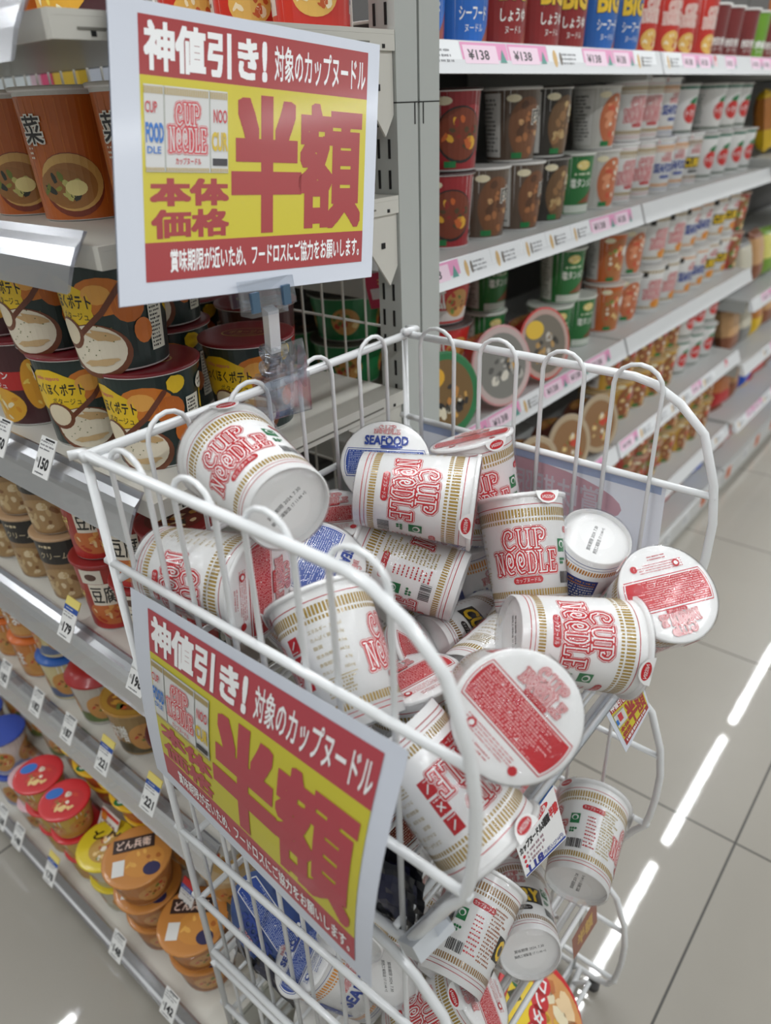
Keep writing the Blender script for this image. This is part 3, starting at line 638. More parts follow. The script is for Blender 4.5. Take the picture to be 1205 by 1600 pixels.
# ------------------------------------------------------------------ room shell
TILE = 0.5303
def floor():
    m = bpy.data.materials.new('floor_tile'); m.use_nodes = True; nt = m.node_tree; b = nt.nodes['Principled BSDF']
    tc = nt.nodes.new('ShaderNodeTexCoord'); mp = nt.nodes.new('ShaderNodeMapping'); mp.inputs['Location'].default_value = (0.099, -1.0579, 0)
    br = nt.nodes.new('ShaderNodeTexBrick'); br.offset = 0.0; br.inputs['Scale'].default_value = 1.0
    br.inputs['Brick Width'].default_value = TILE; br.inputs['Row Height'].default_value = TILE; br.inputs['Mortar Size'].default_value = 0.0022; br.inputs['Mortar Smooth'].default_value = 0.2
    br.inputs['Color1'].default_value = br.inputs['Color2'].default_value = (lin(164), lin(159), lin(149), 1); br.inputs['Mortar'].default_value = (lin(78), lin(76), lin(72), 1)
    n = nt.nodes.new('ShaderNodeTexNoise'); n.inputs['Scale'].default_value = 3.0; n.inputs['Detail'].default_value = 6
    mx = nt.nodes.new('ShaderNodeMix'); mx.data_type = 'RGBA'; mx.blend_type = 'MULTIPLY'; mx.inputs[0].default_value = 0.18
    nt.links.new(tc.outputs['Object'], mp.inputs[0]); nt.links.new(mp.outputs[0], br.inputs['Vector']); nt.links.new(tc.outputs['Object'], n.inputs['Vector'])
    nt.links.new(br.outputs['Color'], mx.inputs[6]); nt.links.new(n.outputs['Fac'], mx.inputs[7]); nt.links.new(mx.outputs[2], b.inputs['Base Color'])
    b.inputs['Roughness'].default_value = 0.32; b.inputs['Specular IOR Level'].default_value = 0.25; b.inputs['Coat Weight'].default_value = 0.9; b.inputs['Coat Roughness'].default_value = 0.035
    n2 = nt.nodes.new('ShaderNodeTexNoise'); n2.inputs['Scale'].default_value = 14.0; bp = nt.nodes.new('ShaderNodeBump'); bp.inputs['Strength'].default_value = 0.006; bp.inputs['Distance'].default_value = .01
    nt.links.new(tc.outputs['Object'], n2.inputs['Vector']); nt.links.new(n2.outputs['Fac'], bp.inputs['Height']); nt.links.new(bp.outputs['Normal'], b.inputs['Coat Normal'])
    mb = MB(); mb.box((-6, -3, -0.05), (5, 8, 0), m); o = mb.build('floor'); o['kind'] = 'structure'
    mc = MB(); mc.box((-6, -3, CEIL), (5, 8, CEIL + .05), M((150, 152, 152), .8)); o = mc.build('ceiling'); o['kind'] = 'structure'
    for nm, lo, hi in (('wall_back', (-6, 8, 0), (5, 8.1, CEIL)), ('wall_left', (-6.1, -3, 0), (-6, 8, CEIL)), ('wall_right', (5, -3, 0), (5.1, 8, CEIL)), ('wall_front', (-6, -3.1, 0), (5, -3, CEIL))):
        q = MB(); q.box(lo, hi, M((216, 216, 212), .8)); o = q.build(nm); o['kind'] = 'structure'
floor()

# ------------------------------------------------------------------ white end shelf (faces the main aisle)
XE, YS, YB = -0.5493, 0.3145, 0.685
XW = -1.75
ENDZ = [(1.265, 'top'), (1.112, 'soup'), (0.887, 'potato'), (0.64, 'tofu'), (0.397, 'bowl'), (0.198, 'tub')]
END_LABEL = ['white metal shelf board at the top edge of the end shelf', 'white end shelf board carrying the orange vegetable soup cups', 'white end shelf board carrying the green potato soup cups',
             'white end shelf board carrying the red tofu and black cream cups', 'white end shelf board carrying the gold, red and orange lidded cups', 'white end shelf board carrying the yellow-lidded noodle tubs', 'white bottom deck of the end shelf standing on the floor']
def end_board(i, z, yf, last=False):
    mb = MB(); t = .018
    mb.box((XW, yf, z - .004), (XE, YB, z), CREAM); mb.box((XW, yf, z - t), (XE, yf + .003, z - .004), CREAM)
    mb.box((XE - .003, yf + .003, z - t), (XE, YB, z - .0041), CREAM); mb.box((XE, yf + .02, z - .012), (XE + .0012, YB - .04, z - .0105), M((120, 118, 110), .6))
    for y in (YB - .02, yf + .03): mb.box((XE, y, z - .016), (XE + .0006, y + .004, z - .0125), DARK)
    if last: mb.box((XW, yf + .012, 0), (XE, yf + .02, z - t), CREAM); mb.box((XE - .01, yf + .02, 0), (XE - .002, YB, z - t), CREAM)
    o = mb.build('shelf_board'); tag(o, END_LABEL[i], 'shelf', 'boards of the white end shelf')
    r = MB()
    prof = [(yf - .001, z + .011), (yf - .004, z + .012), (yf - .012, z - .002), (yf - .018, z - .012), (yf - .026, z - .03), (yf - .029, z - .031), (yf - .021, z - .011), (yf - .014, z + .001)]
    if last: prof = [(yf - .001, z + .016), (yf - .004, z + .016), (yf - .008, z - .02), (yf - .012, z - .045), (yf - .009, z - .045), (yf - .004, z - .02)]
    r.prism(prof, 0, XW, XE - .008, RAILC); r.prism([(prof[2][0] - .0004, prof[2][1]), (prof[2][0] - .0034, prof[2][1] - .005), (prof[2][0] - .0028, prof[2][1] - .006)], 0, XW, XE - .009, M((236, 237, 240), .2))
    r.build('price_rail', o)
    if not last:
        b = MB(); b.prism([(YB, z - .002), (YB, z - .075), (YB - .014, z - .095), (YB - .05, z - .05), (YB - .10, z - .022), (YB - .10, z - .004)], 0, XE - .006, XE - .0035, CREAM)
        b.obox((XE - .003, YB - .025, z - .05), (.0006, 0, 0), (0, .003, 0), (0, 0, .003), DARK)
        b.build('bracket', o)
for i, (z, _) in enumerate(ENDZ): end_board(i, z, YS)
end_board(6, 0.085, 0.235, True)
# slotted post at the corner
mb = MB()
mb.box((XE - .034, .686, 0), (XE, .722, 1.9), GREYW); mb.box((XE - .03, .722, 0), (XE - .004, .726, 1.9), M((120, 124, 120), .6)); mb.box((XE - .034, .726, 0), (XE, .762, 1.9), GREYW)
for k in range(60):
    z = .05 + k*.0305
    for x in (XE - .028, XE - .013): mb.box((x, .6852, z), (x + .003, .687, z + .019), DARK)
mb.box((XE - .034, .6855, 1.2005), (XE + .0004, .7625, 1.2017), DARK)
for y in (.716, .731): mb.box((XE, y, 1.18), (XE + .0005, y + .0016, 1.2005), DARK)
tag(mb.build('shelf_upright'), 'grey slotted steel shelf post at the corner of the two shelves', 'shelf post')
mb = MB(); mb.box((XW - .034, .686, 0), (XW, .762, 1.9), GREYW)
tag(mb.build('shelf_upright'), 'grey steel shelf post at the far left end of the end shelf', 'shelf post')
# wire mesh back
mb = MB()
x = XE - .06
while x > XW: mb.tube([(x, YB + .004, .1), (x, YB + .004, 1.9)], .0018, CREAM, 5); x -= .037
for k in range(17): z = .12 + k*.105; mb.tube([(XW, YB + .008, z), (XE - .034, YB + .008, z)], .0018, CREAM, 5)
tag(mb.build('wire_back_panel'), 'cream wire mesh back panel of the end shelf', 'mesh panel')
# bars seen through the gap beneath the top board
mb = MB(); mb.box((XW, .70, 1.262), (XE - .04, .715, 1.275), M((60, 60, 58), .5)); mb.box((XW, .70, 1.195), (XE - .3, .715, 1.213), M((70, 70, 68), .5))
tag(mb.build('cross_rail'), 'dark steel cross rail behind the orange vegetable soup cups', 'rail')

_jr = random.Random(11)
def J(a): return _jr.uniform(-a, a)
def stackput(key, x, y, z, n, label, group, rz=0, names=('lower', 'upper', 'topmost')):
    p = PR[key]
    for k in range(n):
        lay = (names[k] + ' of its stack, ') if n > 1 else ''
        put(key, at(x + J(.003)*(k > 0), y + J(.003)*(k > 0), z + .0005 + k*(p.h + .0022 + max(0, 0)), rz + J(.12)), lay and (label[0] + ', ' + names[k] + ' of its stack ' + label[1]) or (label[0] + ' ' + label[1]), group)
# orange soup cups
for k, x in enumerate((-.64, -.738, -.836, -.934)):
    put('miso', at(x, .42 + (.0 if k else .02), 1.1125, .55), 'orange vegetable soup cup with black lettering, %s from the post' % ORD[k], 'orange soup cups on the end shelf')
# on the top board
for k, (x, c) in enumerate(((-.66, 'corn'), (-.78, 'miso'), (-.9, 'miso'))):
    put(c, at(x, .42, 1.2655, .2), ('red and yellow corn soup cup' if c == 'corn' else 'orange soup cup') + ' on the top board, %s from the post' % ORD[k], 'cups on the top board')
for k, x in enumerate((-.60, -.69, -.78)):
    put('slim', at(x, .62, 1.2655, .9), 'slim red noodle cup at the back of the top board, %s from the post' % ORD[k], 'red cups at the back of the top board')
# potato soup cups
zc = .8875; pg = 'potato soup cups on the end shelf'; pt = .1025
put('potato', at(-.640, .392, zc, .45), 'green potato soup cup with maroon lid, front lower one nearest the basket corner', pg)
put('potato', at(-.652, .378, zc + pt, .42), 'green potato soup cup with maroon lid, upper one nearest the basket corner', pg)
put('potato', at(-.752, .382, zc, .85), 'green potato soup cup with maroon lid, second lower one in the front row', pg)
put('potato', at(-.775, .374, zc + pt, .45), 'green potato soup cup with maroon lid, second upper one in the front row', pg)
put('potato', at(-.628, .512, zc, .7), 'green potato soup cup standing alone behind the clear sign clip', pg)
put('potato', at(-.752, .495, zc, .5), 'green potato soup cup, lower one in the row behind', pg)
put('potato', at(-.752, .495, zc + pt, .5), 'green potato soup cup, upper one in the row behind', pg)
put('potato', at(-.845, .60, zc, .4), 'green potato soup cup at the very back of its shelf', pg)
put('corn', at(-.862, .378, zc, .0), 'red and yellow corn soup cup, lower one beside the potato soup cups', 'corn soup cups on the end shelf')
put('corn', at(-.885, .372, zc + pt, .0), 'red and yellow corn soup cup, upper one beside the potato soup cups', 'corn soup cups on the end shelf')
put('corn', at(-.74, .625, zc, .3), 'red and yellow corn soup cup at the back by the wire mesh', 'corn soup cups on the end shelf')
# cream and tofu cups
for k, x in enumerate((-.590, -.676, -.762)):
    stackput('tofu', x, .358, .64, 2, ('red tofu soup cup with white label', '%s from the post' % ORD[k]), 'tofu soup cups on the end shelf', .75)
for k, x in enumerate((-.862, -.950, -1.038, -1.126)):
    stackput('cream', x, .36, .64, 2, ('black and tan cream soup cup', '%s from the tofu cups' % ORD[k]), 'cream soup cups on the end shelf', .7)
# lidded cups
bg = 'lidded noodle cups on the end shelf'
put('brownlid', at(-.690, .368, .3975, .6), 'noodle cup with dark brown dotted lid beside the poster', bg)
put('goldlid', at(-.793, .366, .3975, .6), 'noodle cup with gold and black picture lid, right of the red domed one', bg)
put('reddome', at(-.893, .362, .3975, .5), 'clear noodle cup under a red domed lid with white label', bg)
for k in range(2): put('bluerim', at(-.982 + .003*k, .358, .3975 + k*.0865, .4 + .3*k), 'blue-rimmed noodle cup with picture sleeve, %s of two' % ('lower', 'upper')[k], bg)
for k in range(2): put('orangelid', at(-1.072 + .003*k, .358, .3975 + k*.0835, .5 + .3*k), 'orange-lidded noodle cup, %s of two' % ('lower', 'upper')[k], bg)
for k in range(2): put('orangelid', at(-1.158 + .003*k, .358, .3975 + k*.0835, .2 + .3*k), 'orange-lidded noodle cup at the photo edge, %s of two' % ('lower', 'upper')[k], bg)
# tubs
tg = 'noodle tubs on the lower end shelf'
for k, x in enumerate((-1.012, -1.088, -1.164, -1.24)): 
    for j in range(2): put('smallred', at(x, .354, .1985 + j*.0745, .3*k + .2*j), 'small clear noodle cup with red lid, %s of the %s pair from the yellow tubs' % (('lower', 'upper')[j], ORD[k]), tg)
for k, (x, n) in enumerate(((-.925, 3), (-.818, 3))):
    for j in range(n): put('yellowtub', at(x - .003*j, .362 - .008*j, .1985 + j*.0490, .4 + .3*j, .10*(j > 0), 0.3), 'yellow-lidded noodle tub with green mark, %s of the stack %s the 221 tags' % (('lowest', 'middle', 'topmost')[j], ('left of', 'between')[k]), tg)
for k, x in enumerate((-.632, -.728)): put('clearpack', at(x, .362, .1985, .3), 'clear tub of dry noodles, %s from the wire stand' % ORD[k], tg)
# bottom deck
gz = .0855; gg = 'noodle tubs on the bottom deck'
for k, x in enumerate((-1.165, -1.25)):
    for j in range(2): put('whiteblue', at(x, .282, gz + j*.0825, .2), 'white noodle cup with blue lid, %s of the %s stack' % (('lower', 'upper')[j], ('nearer', 'farther')[k]), gg)
for j in range(2): put('pinktub', at(-1.083, .278, gz + j*.0575, .1 + .2*j), 'pale pink-lidded noodle tub, %s of two' % ('lower', 'upper')[j], gg)
for k, (x, n) in enumerate(((-1.004, 3), (-.922, 3))):
    for j in range(n): put('redtub', at(x + .002*j, .284 - .006*j, gz + j*.0605, .5 + .3*j, .06*(j > 0), .3), 'red-lidded picture tub with blue badge, %s of the %s stack' % (('lowest', 'middle', 'topmost')[j], ('farther', 'nearer')[k]), gg)
for j in range(2): put('yellowpic', at(-.835, .286 - .004*j, gz + j*.0665, .6 + .2*j, .08*j, .3), 'yellow picture-lidded noodle tub, %s of two beside the red tubs' % ('lower', 'upper')[j], gg)
put('greenpic', at(-.80, .378, gz, .4), 'green and white picture-lidded tub behind the yellow tubs', gg)
for k, (x, y, n) in enumerate(((-.735, .292, 3), (-.634, .296, 2))):
    for j in range(n): put('browncurry', at(x + .002*j, y - .005*j, gz + j*.0645, .5 + .2*j, .07*(j > 0), .2), 'orange curry noodle bowl with dark lettering, %s of the %s stack' % (('lowest', 'middle', 'topmost')[j], ('farther', 'nearer')[k]), gg)

# price tags clipped to the rails
def price_tag(x, y, z, price, label, w=.030, h=.041, top=None, grp='price tags on the end shelf rails'):
    mb = MB(); n = Vector((0.0, -.86, .51)); up = Vector((0, .51, .86)); rt = Vector((1, 0, 0)); c = Vector((x, y, z)); t = .0006
    mb.obox(c, rt*w/2, up*h/2, n*t, Q(232, 232, 230))
    d = Deco(mb, lambda u, v, o: tuple(c + rt*u + up*v + n*(t + o)))
    ink = Q(28, 28, 32)
    d.lines(0, h*.28, w*.86, h*.28, 3, Q(90, 90, 96), int(abs(x)*1000), .5); d.rect(w*.1, h*.44, w*.6, h*.05, ink); d.text('税込', -w*.36, -h*.12, w*.16, h*.12, ink, .02)
    d.text(price, w*.06, -h*.16, w*.62, h*.30, ink, .05); d.lines(0, -h*.42, w*.7, h*.09, 1, Q(90, 90, 96), 4)
    if top:
        d.up(); d.rect(0, h*.62, w, h*.24, Q(*top[0])); d.rect(0, h*.42, w, h*.16, Q(*top[1])); d.up(); d.lines(0, h*.42, w*.7, h*.07, 1, Q(230, 230, 230), 2)
        mb.obox(c + up*h*.62, rt*w/2, up*h*.13, n*t, Q(*top[0]))
    tag(mb.build('price_tag'), label, 'price tag', grp)
YB2 = ((232, 214, 120), (40, 80, 160)); RB2 = ((226, 208, 120), (60, 90, 170))
price_tag(-.707, .298, .899, '150', 'white 150 price tag under the potato soup cups')
price_tag(-.800, .298, .899, '150', 'white price tag at the photo edge under the corn soup cups')
price_tag(-.772, .297, .660, '179', 'white 179 price tag with yellow and blue top under the cream cups', top=YB2)
price_tag(-1.080, .297, .416, '182', 'white 182 price tag under the orange-lidded cups')
price_tag(-.979, .297, .412, '182', 'white 182 price tag under the blue-rimmed cups')
price_tag(-.885, .297, .414, '187', 'white 187 price tag under the red domed cup')
price_tag(-.791, .297, .414, '221', 'white 221 price tag with blue top under the gold-lidded cup', top=YB2)
price_tag(-.681, .297, .416, '221', 'white 221 price tag with blue top, the one nearer the poster', top=YB2)
price_tag(-.628, .298, .652, '198', 'white price tag under the tofu cups behind the poster edge')
price_tag(-1.159, .297, .215, '192', 'white price tag under the small red-lidded cups')
price_tag(-.660, .297, .216, '219', 'white 219 price tag with red and blue top under the clear tubs', top=((206, 60, 60), (70, 96, 170)))
price_tag(-1.115, .222, .118, '168', 'white price tag of the bottom deck by the blue-lidded cups')
price_tag(-1.062, .222, .108, '148', 'white 148 price tag under the pale pink tubs')
price_tag(-.951, .222, .110, '178', 'white 178 price tag with blue top under the red-lidded tubs', top=YB2)
price_tag(-.756, .222, .106, '148', 'white 148 price tag under the yellow picture tubs')
price_tag(-.628, .222, .100, '142', 'white 142 price tag under the orange curry bowls')
mb = MB(); c = Vector((-.861, .296, .212)); mb.obox(c, (.024, 0, 0), (0, .014, .024), (0, -.0005, .0003), Q(232, 230, 226))
d = Deco(mb, lambda u, v, o: tuple(c + Vector((u, v*.51 - .86*(o + .0008), v*.86 + .51*(o + .0008))))); d.rect(0, .022, .047, .006, Q(206, 60, 50)); d.ell(-.014, .016, .016, .014, Q(226, 140, 50)); d.up(); d.lines(.002, 0, .04, .026, 4, Q(150, 60, 60), 3); d.rect(0, -.024, .047, .004, Q(206, 80, 60))
tag(mb.build('promotion_card'), 'white and red promotion card with orange corner under the yellow tubs', 'card')

# ------------------------------------------------------------------ long aisle shelf behind
XF, XBK = -0.615, -1.02
BAYS = [(.775, 1.525), (1.535, 2.42), (2.43, 3.32), (3.33, 4.3)]
BAYN = ['bay next to the grey post', 'second bay', 'third bay', 'far bay']
LEV = {0: [1.262, 1.005, .735, .49, .245], 1: [1.262, 1.005, .735, .49, .245], 2: [1.262, 1.03, .64, .44, .25], 3: [1.262, .98, .70, .44, .25]}
LEVN = ['top', 'second', 'third', 'fourth', 'fifth']
PINK = Q(226, 150, 190); TEAL = Q(90, 150, 140); LW_ = Q(230, 232, 234); INKR = Q(60, 56, 60)
def aisle_board(b, i, z):
    y0, y1 = BAYS[b]; xf = XF + (.02 if b > 1 else 0) + (.012*max(0, i-2)); mb = MB()
    mb.box((XBK, y0, z - .006), (xf, y1, z), M((206, 207, 205), .45)); mb.box((xf - .004, y0, z - .028), (xf, y1, z - .006), M((206, 207, 205), .45))
    for y in (y0 + .002, y1 - .006): mb.box((XBK, y, z - .04), (xf - .01, y + .004, z - .006), M((190, 191, 188), .5))
    o = mb.build('shelf_board'); tag(o, 'white %s board of the aisle shelf, %s' % (LEVN[i], BAYN[b]), 'shelf', 'boards of the aisle shelf')
    r = MB(); hgt = .036; top = Vector((xf + .004, 0, z + .004)); dn = Vector((.012, 0, -.034)).normalized(); n = Vector((.034, 0, .012)).normalized()
    r.prism([(xf, z + .004), (xf + .004, z + .004), (xf + .017, z - .032), (xf + .001, z - .032)], 1, y0, y1, M((222, 224, 226), .25, .4))
    d = Deco(r, lambda u, v, of: tuple(top + Vector((0, u, 0)) + dn*(hgt - v) + n*of)); rr = random.Random(b*10 + i); y = y0 + .01
    while y < y1 - .09:
        kind = rr.random()*(.80 if b == 0 else 1.0); L = rr.uniform(.07, .11)
        if b == 1 and i in (1, 2) : kind = .9 if kind < .75 else kind
        if kind < .5:
            d.rect(y + L/2, hgt/2, L, hgt*.9, PINK); d.up(); d.rect(y + L*.4, hgt*.56, L*.72, hgt*.6, Q(238, 210, 226)); d.up(); d.text('¥138', y + L*.35, hgt*.55, L*.45, hgt*.34, INKR, .03); d.poly([(y + L*.8, hgt*.3), (y + L*.95, hgt*.3), (y + L*.88, hgt*.75)], TEAL); d.layer = 1
        elif kind < .78:
            d.rect(y + L/2, hgt/2, L, hgt*.95, LW_); d.up(); d.lines(y + L*.6, hgt/2, L*.5, hgt*.5, 3, Q(120, 120, 124), rr.randint(0, 99)); d.ell(y + L*.18, hgt*.5, L*.12, hgt*.66, Q(206, 170, 110), 10); d.ell(y + L*.34, hgt*.5, L*.08, hgt*.5, Q(120, 110, 100), 10); d.layer = 1
        elif kind < .83: d.rect(y + L*.2, hgt/2, L*.2, hgt*.9, Q(206, 60, 80)); d.up(); d.ell(y + L*.2, hgt/2, L*.1, hgt*.4, LW_, 8); d.layer = 1
        y += L + (.002 if kind < .78 else .006)
    r.build('price_strip', o)
for b in range(4):
    for i, z in enumerate(LEV[b]): aisle_board(b, i, z)
    y0, y1 = BAYS[b]
    mb = MB(); mb.box((XBK, y0, .06), (-.575, y1, .085), M((206, 207, 205), .45)); mb.box((-.583, y0, 0), (-.575, y1, .06), M((200, 200, 196), .5)); mb.box((-.574, y0, .03), (-.567, y1, .078), M((206, 207, 206), .3))
    d = Deco(mb, lambda u, v, o: (-.567 + o, u, v)); rr = random.Random(b + 50); y = y0 + .05
    while y < y1 - .1: d.rect(y, .055, .05, .04, LW_ if rr.random() < .6 else Q(226, 120, 70)); d.up(); d.lines(y, .055, .04, .03, 3, INKR, rr.randint(0, 99)); d.layer = 1; y += rr.uniform(.1, .2)
    tag(mb.build('base_deck'), 'white base deck of the aisle shelf, ' + BAYN[b], 'shelf', 'base decks of the aisle shelf')
    mb = MB(); mb.box((XBK - .01, y0, .0), (XBK, y1, 1.9), M((74, 72, 70), .6))
    for k in range(10): mb.box((XBK, y0, .2 + k*.17), (XBK + .002, y1, .203 + k*.17), M((50, 50, 50), .6))
    tag(mb.build('back_panel'), 'dark grey back panel of the aisle shelf, ' + BAYN[b], 'panel', 'back panels of the aisle shelf')
R90 = math.pi/2
def aput(key, y, lev, k=0, x=-.695, z=None, where=None, grp=None, rz=None):
    p = PR[key]; return put(key, at(x + J(.004), y, (LEV[0][lev] if z is None else z) + .0005 + k*(p.h + .0022), (R90 - (.7 if key == 'stew' else .32) + J(.16)) if rz is None else rz), p.desc + ' ' + where, grp or ('cups on the %s board of the aisle shelf' % LEVN[lev]))
# counted from the post, so every cup has its own words
def arow(lev, items, x=-.695, lay=''):
    n = {}
    for key, y, k in items:
        i = n.get((key, k), 0); n[(key, k)] = i + 1
        aput(key, y, lev, k, x, where='%s%s along the %s aisle board' % (('upper layer, ' if k == 1 else 'lower layer, ' if lay else ''), ORD[i], LEVN[lev]))
arow(0, [('blue', .90, 0), ('blue', .995, 0), ('bigred', 1.095, 0), ('bigred', 1.197, 0), ('bigred', 1.298, 0), ('bigblue', 1.398, 0), ('bigblue', 1.499, 0), ('slim', 1.60, 0), ('slim', 1.70, 0), ('slim', 1.80, 0), ('slim', 1.90, 0),
         ('tantan', 2.0, 0), ('tantan', 2.1, 0), ('tantan', 2.2, 0), ('limecup', 2.3, 0), ('tantan', 2.39, 0)], -.69)
arow(1, [('stew', .88, 0), ('stew', .98, 0), ('meat', 1.08, 0), ('meat', 1.18, 0), ('black', 1.28, 0), ('salt', 1.38, 0), ('shrimp', 1.48, 0), ('regular', 1.585, 0), ('regular', 1.68, 0), ('seafood', 1.775, 0), ('seafood', 1.87, 0), ('curry', 1.965, 0), ('tomato', 2.065, 0), ('tomato', 2.165, 0), ('tomato', 2.265, 0), ('tomato', 2.365, 0),
         ('stew', .885, 1), ('stew', .985, 1), ('meat', 1.165, 1), ('black', 1.265, 1), ('shrimp', 1.468, 1), ('regular', 1.585, 1), ('regular', 1.68, 1), ('seafood', 1.775, 1), ('tomato', 1.88, 1), ('tomato', 2.07, 1), ('tomato', 2.17, 1), ('tomato', 2.27, 1)], -.695, 'y')
arow(2, [('salt', 1.355, 0), ('salt', 1.452, 0), ('orange', 1.592, 0), ('salt', 1.38, 1), ('orange', 1.592, 1), ('shrimp', 1.692, 0), ('shrimp', 1.692, 1)], -.70, 'y')
x2 = -.69
arow(2, [('bigregular', 1.80, 0), ('bigregular', 1.90, 0), ('bigseafood', 2.0, 0), ('bigseafood', 2.1, 0), ('bigcurry', 2.2, 0), ('bigcurry', 2.3, 0), ('redbrown', 2.393, 0), ('bigregular', 1.80, 1), ('bigregular', 1.90, 1), ('bigseafood', 2.0, 1), ('bigseafood', 2.1, 1), ('bigcurry', 2.2, 1), ('bigcurry', 2.3, 1), ('redbrown', 2.393, 1)], x2, 'y')
arow(2, [('salt', 1.245, 0), ('salt', 1.245, 1)], -.79)
arow(3, [('yellowbrown', 1.60 + .1*k, 0) for k in range(5)] + [('yellowbrown', 1.60 + .1*k, 1) for k in range(5)] + [('tomato', 2.10 + .1*k, 0) for k in range(3)] + [('tomato', 2.10 + .1*k, 1) for k in range(3)], -.69, 'y')
arow(4, [('redbrown', 1.62 + .1*k, 0) for k in range(4)] + [('redbrown', 1.62 + .1*k, 1) for k in range(4)] + [('yellowbrown', 2.04 + .1*k, 0) for k in range(4)] + [('yellowbrown', 2.04 + .1*k, 1) for k in range(4)], -.67, 'y')
# stacked and leaning bowls next to the post
for k in range(3): put('redbowl', at(-.715, .985, .7355 + k*.0762, R90 - .6), 'red udon bowl beside the grey post, %s of three' % ('lowest', 'middle', 'topmost')[k], 'udon bowls on the third aisle board')
for k in range(3): put('pinkbowl', at(-.82, 1.115, .7355 + k*.0762, R90), 'pink udon bowl behind the red ones, %s of three' % ('lowest', 'middle', 'topmost')[k], 'udon bowls on the third aisle board')
for k in range(3): put('greenbowl', at(-.80, .86, .7355 + k*.0722, .3), 'green soba bowl behind the wire mesh, %s of the nearer three' % ('lowest', 'middle', 'topmost')[k], 'soba bowls behind the mesh')
for k in range(2): put('greenbowl', at(-.93, .86, .7355 + k*.0722, .1), 'green soba bowl behind the wire mesh, %s of the farther two' % ('lower', 'upper')[k], 'soba bowls behind the mesh')
put('orange', at(-.80, .84, 1.0055, .4), 'orange noodle cup behind the wire mesh, nearer the post', 'cups behind the mesh on the second board'); put('shrimp', at(-.90, .84, 1.0055, .2), 'grey shrimp noodle cup behind the wire mesh', 'cups behind the mesh on the second board')
def lean(key, x, y, z, yaw, el, label, grp):
    p = PR[key]; zd = Vector((math.cos(yaw)*math.cos(el), math.sin(yaw)*math.cos(el), math.sin(el))); s = Vector((-math.sin(yaw), math.cos(yaw), 0)); f = zd.cross(s)
    m = Matrix((s, f, zd)).transposed().to_4x4(); m.translation = Vector((x, y, z + p.D/2*math.cos(el) + .001)) - zd*p.h*.5 * 1.0 + Vector((0, 0, p.h*.5*math.sin(el)*.0))
    put(key, m, label, grp)
lg = 'bowls leaning on their edge on the aisle shelf'
lean('greenlean', -.650, .885, .737, -.25, .22, 'green-rimmed sesame noodle bowl leaning on its edge beside the post', lg)
lean('pinklean', -.650, 1.045, .737, -.25, .22, 'pink-rimmed soba bowl leaning on its edge, second from the post', lg)
lean('redlean', -.655, 1.20, .737, -.25, .22, 'red-rimmed noodle bowl leaning on its edge, third from the post', lg)
for k in range(4): lean('creamlean', -.650, 1.05 + .14*k, .492, -.25, .2, 'cream noodle bowl leaning on its edge, %s along the fourth board' % ORD[k], lg)
for k in range(4): lean('darkbowl', -.640, 1.05 + .14*k, .247, -.25, .2, 'dark noodle bowl leaning on its edge, %s along the fifth board' % ORD[k], lg)
# bags
def pouch(key, name, desc, wd, ht, th, c, c2, seed):
    mb = MB(); nx, nz = 12, 14; f, b = [], []
    rr = random.Random(seed)
    def th_(u, v): return th*(max(0, (1 - (2*u-1)**4))*max(0, (1 - (2*v-1)**4)))**.6 + .0006 + rr.uniform(-.0012, .0012)*(0 < u < 1 and 0 < v < 1)
    for s in (-1, 1):
        vs = [((i/nx - .5)*wd*(1 - .04*math.sin(math.pi*j/nz)), s*th_(i/nx, j/nz), j/nz*ht) for j in range(nz+1) for i in range(nx+1)]
        fs = []
        for j in range(nz):
            for i in range(nx):
                q = (j*(nx+1)+i, j*(nx+1)+i+1, (j+1)*(nx+1)+i+1, (j+1)*(nx+1)+i); fs.append(q if s < 0 else q[::-1])
        for fi, q in enumerate(fs):
            j = fi // nx; mb.add([vs[t] for t in q], [(0, 1, 2, 3)], P(*(c if (j < 5 or j > 11) else c2)), True)
    p = Prod(); p.key = key; p.name = name; p.cat = 'food bag'; p.desc = desc; p.D = wd; p.h = ht; p.wall = mb.mesh(name); PR[key] = p
pouch('redbag', 'noodle_bag', 'red bag of noodles', .12, .16, .03, (190, 30, 30), (206, 120, 60), 1)
pouch('bluebag', 'noodle_bag', 'blue bag of noodles', .12, .15, .03, (30, 80, 190), (80, 140, 210), 2)
pouch('yellowbag', 'noodle_bag', 'yellow bag of noodles', .12, .16, .03, (226, 186, 30), (190, 120, 50), 3)
pouch('brownbag', 'noodle_bag', 'brown bag of noodles', .12, .16, .03, (140, 84, 56), (206, 160, 110), 4)
pouch('greybag', 'noodle_bag', 'grey bag of noodles', .12, .15, .03, (130, 130, 128), (206, 200, 180), 5)
pouch('limebag', 'noodle_bag', 'lime green bag of noodles', .12, .15, .03, (120, 160, 50), (226, 220, 120), 6)
def bagput(key, x, y, z, label, grp, tilt=-.16):
    p = PR[key]; o = link(p.name, p.wall); o.matrix_world = Matrix.Translation((x, y, z + .012)) @ Matrix.Rotation(R90 + J(.2), 4, 'Z') @ Matrix.Rotation(tilt, 4, 'X'); tag(o, p.desc + ' ' + label, p.cat, grp)
bk = ['redbag', 'yellowbag', 'brownbag', 'greybag', 'limebag', 'bluebag']; br_ = random.Random(8)
cnt = {}
def bagrow(y0, y1, x, z, where, grp, seq=None):
    y = y0; i = 0
    while y < y1:
        k = seq[i % len(seq)] if seq else br_.choice(bk); c = cnt[(k, where)] = cnt.get((k, where), -1) + 1
        bagput(k, x, y, z, '%s %s' % (ORD[c] if c < 20 else 'another', where), grp); y += .135; i += 1
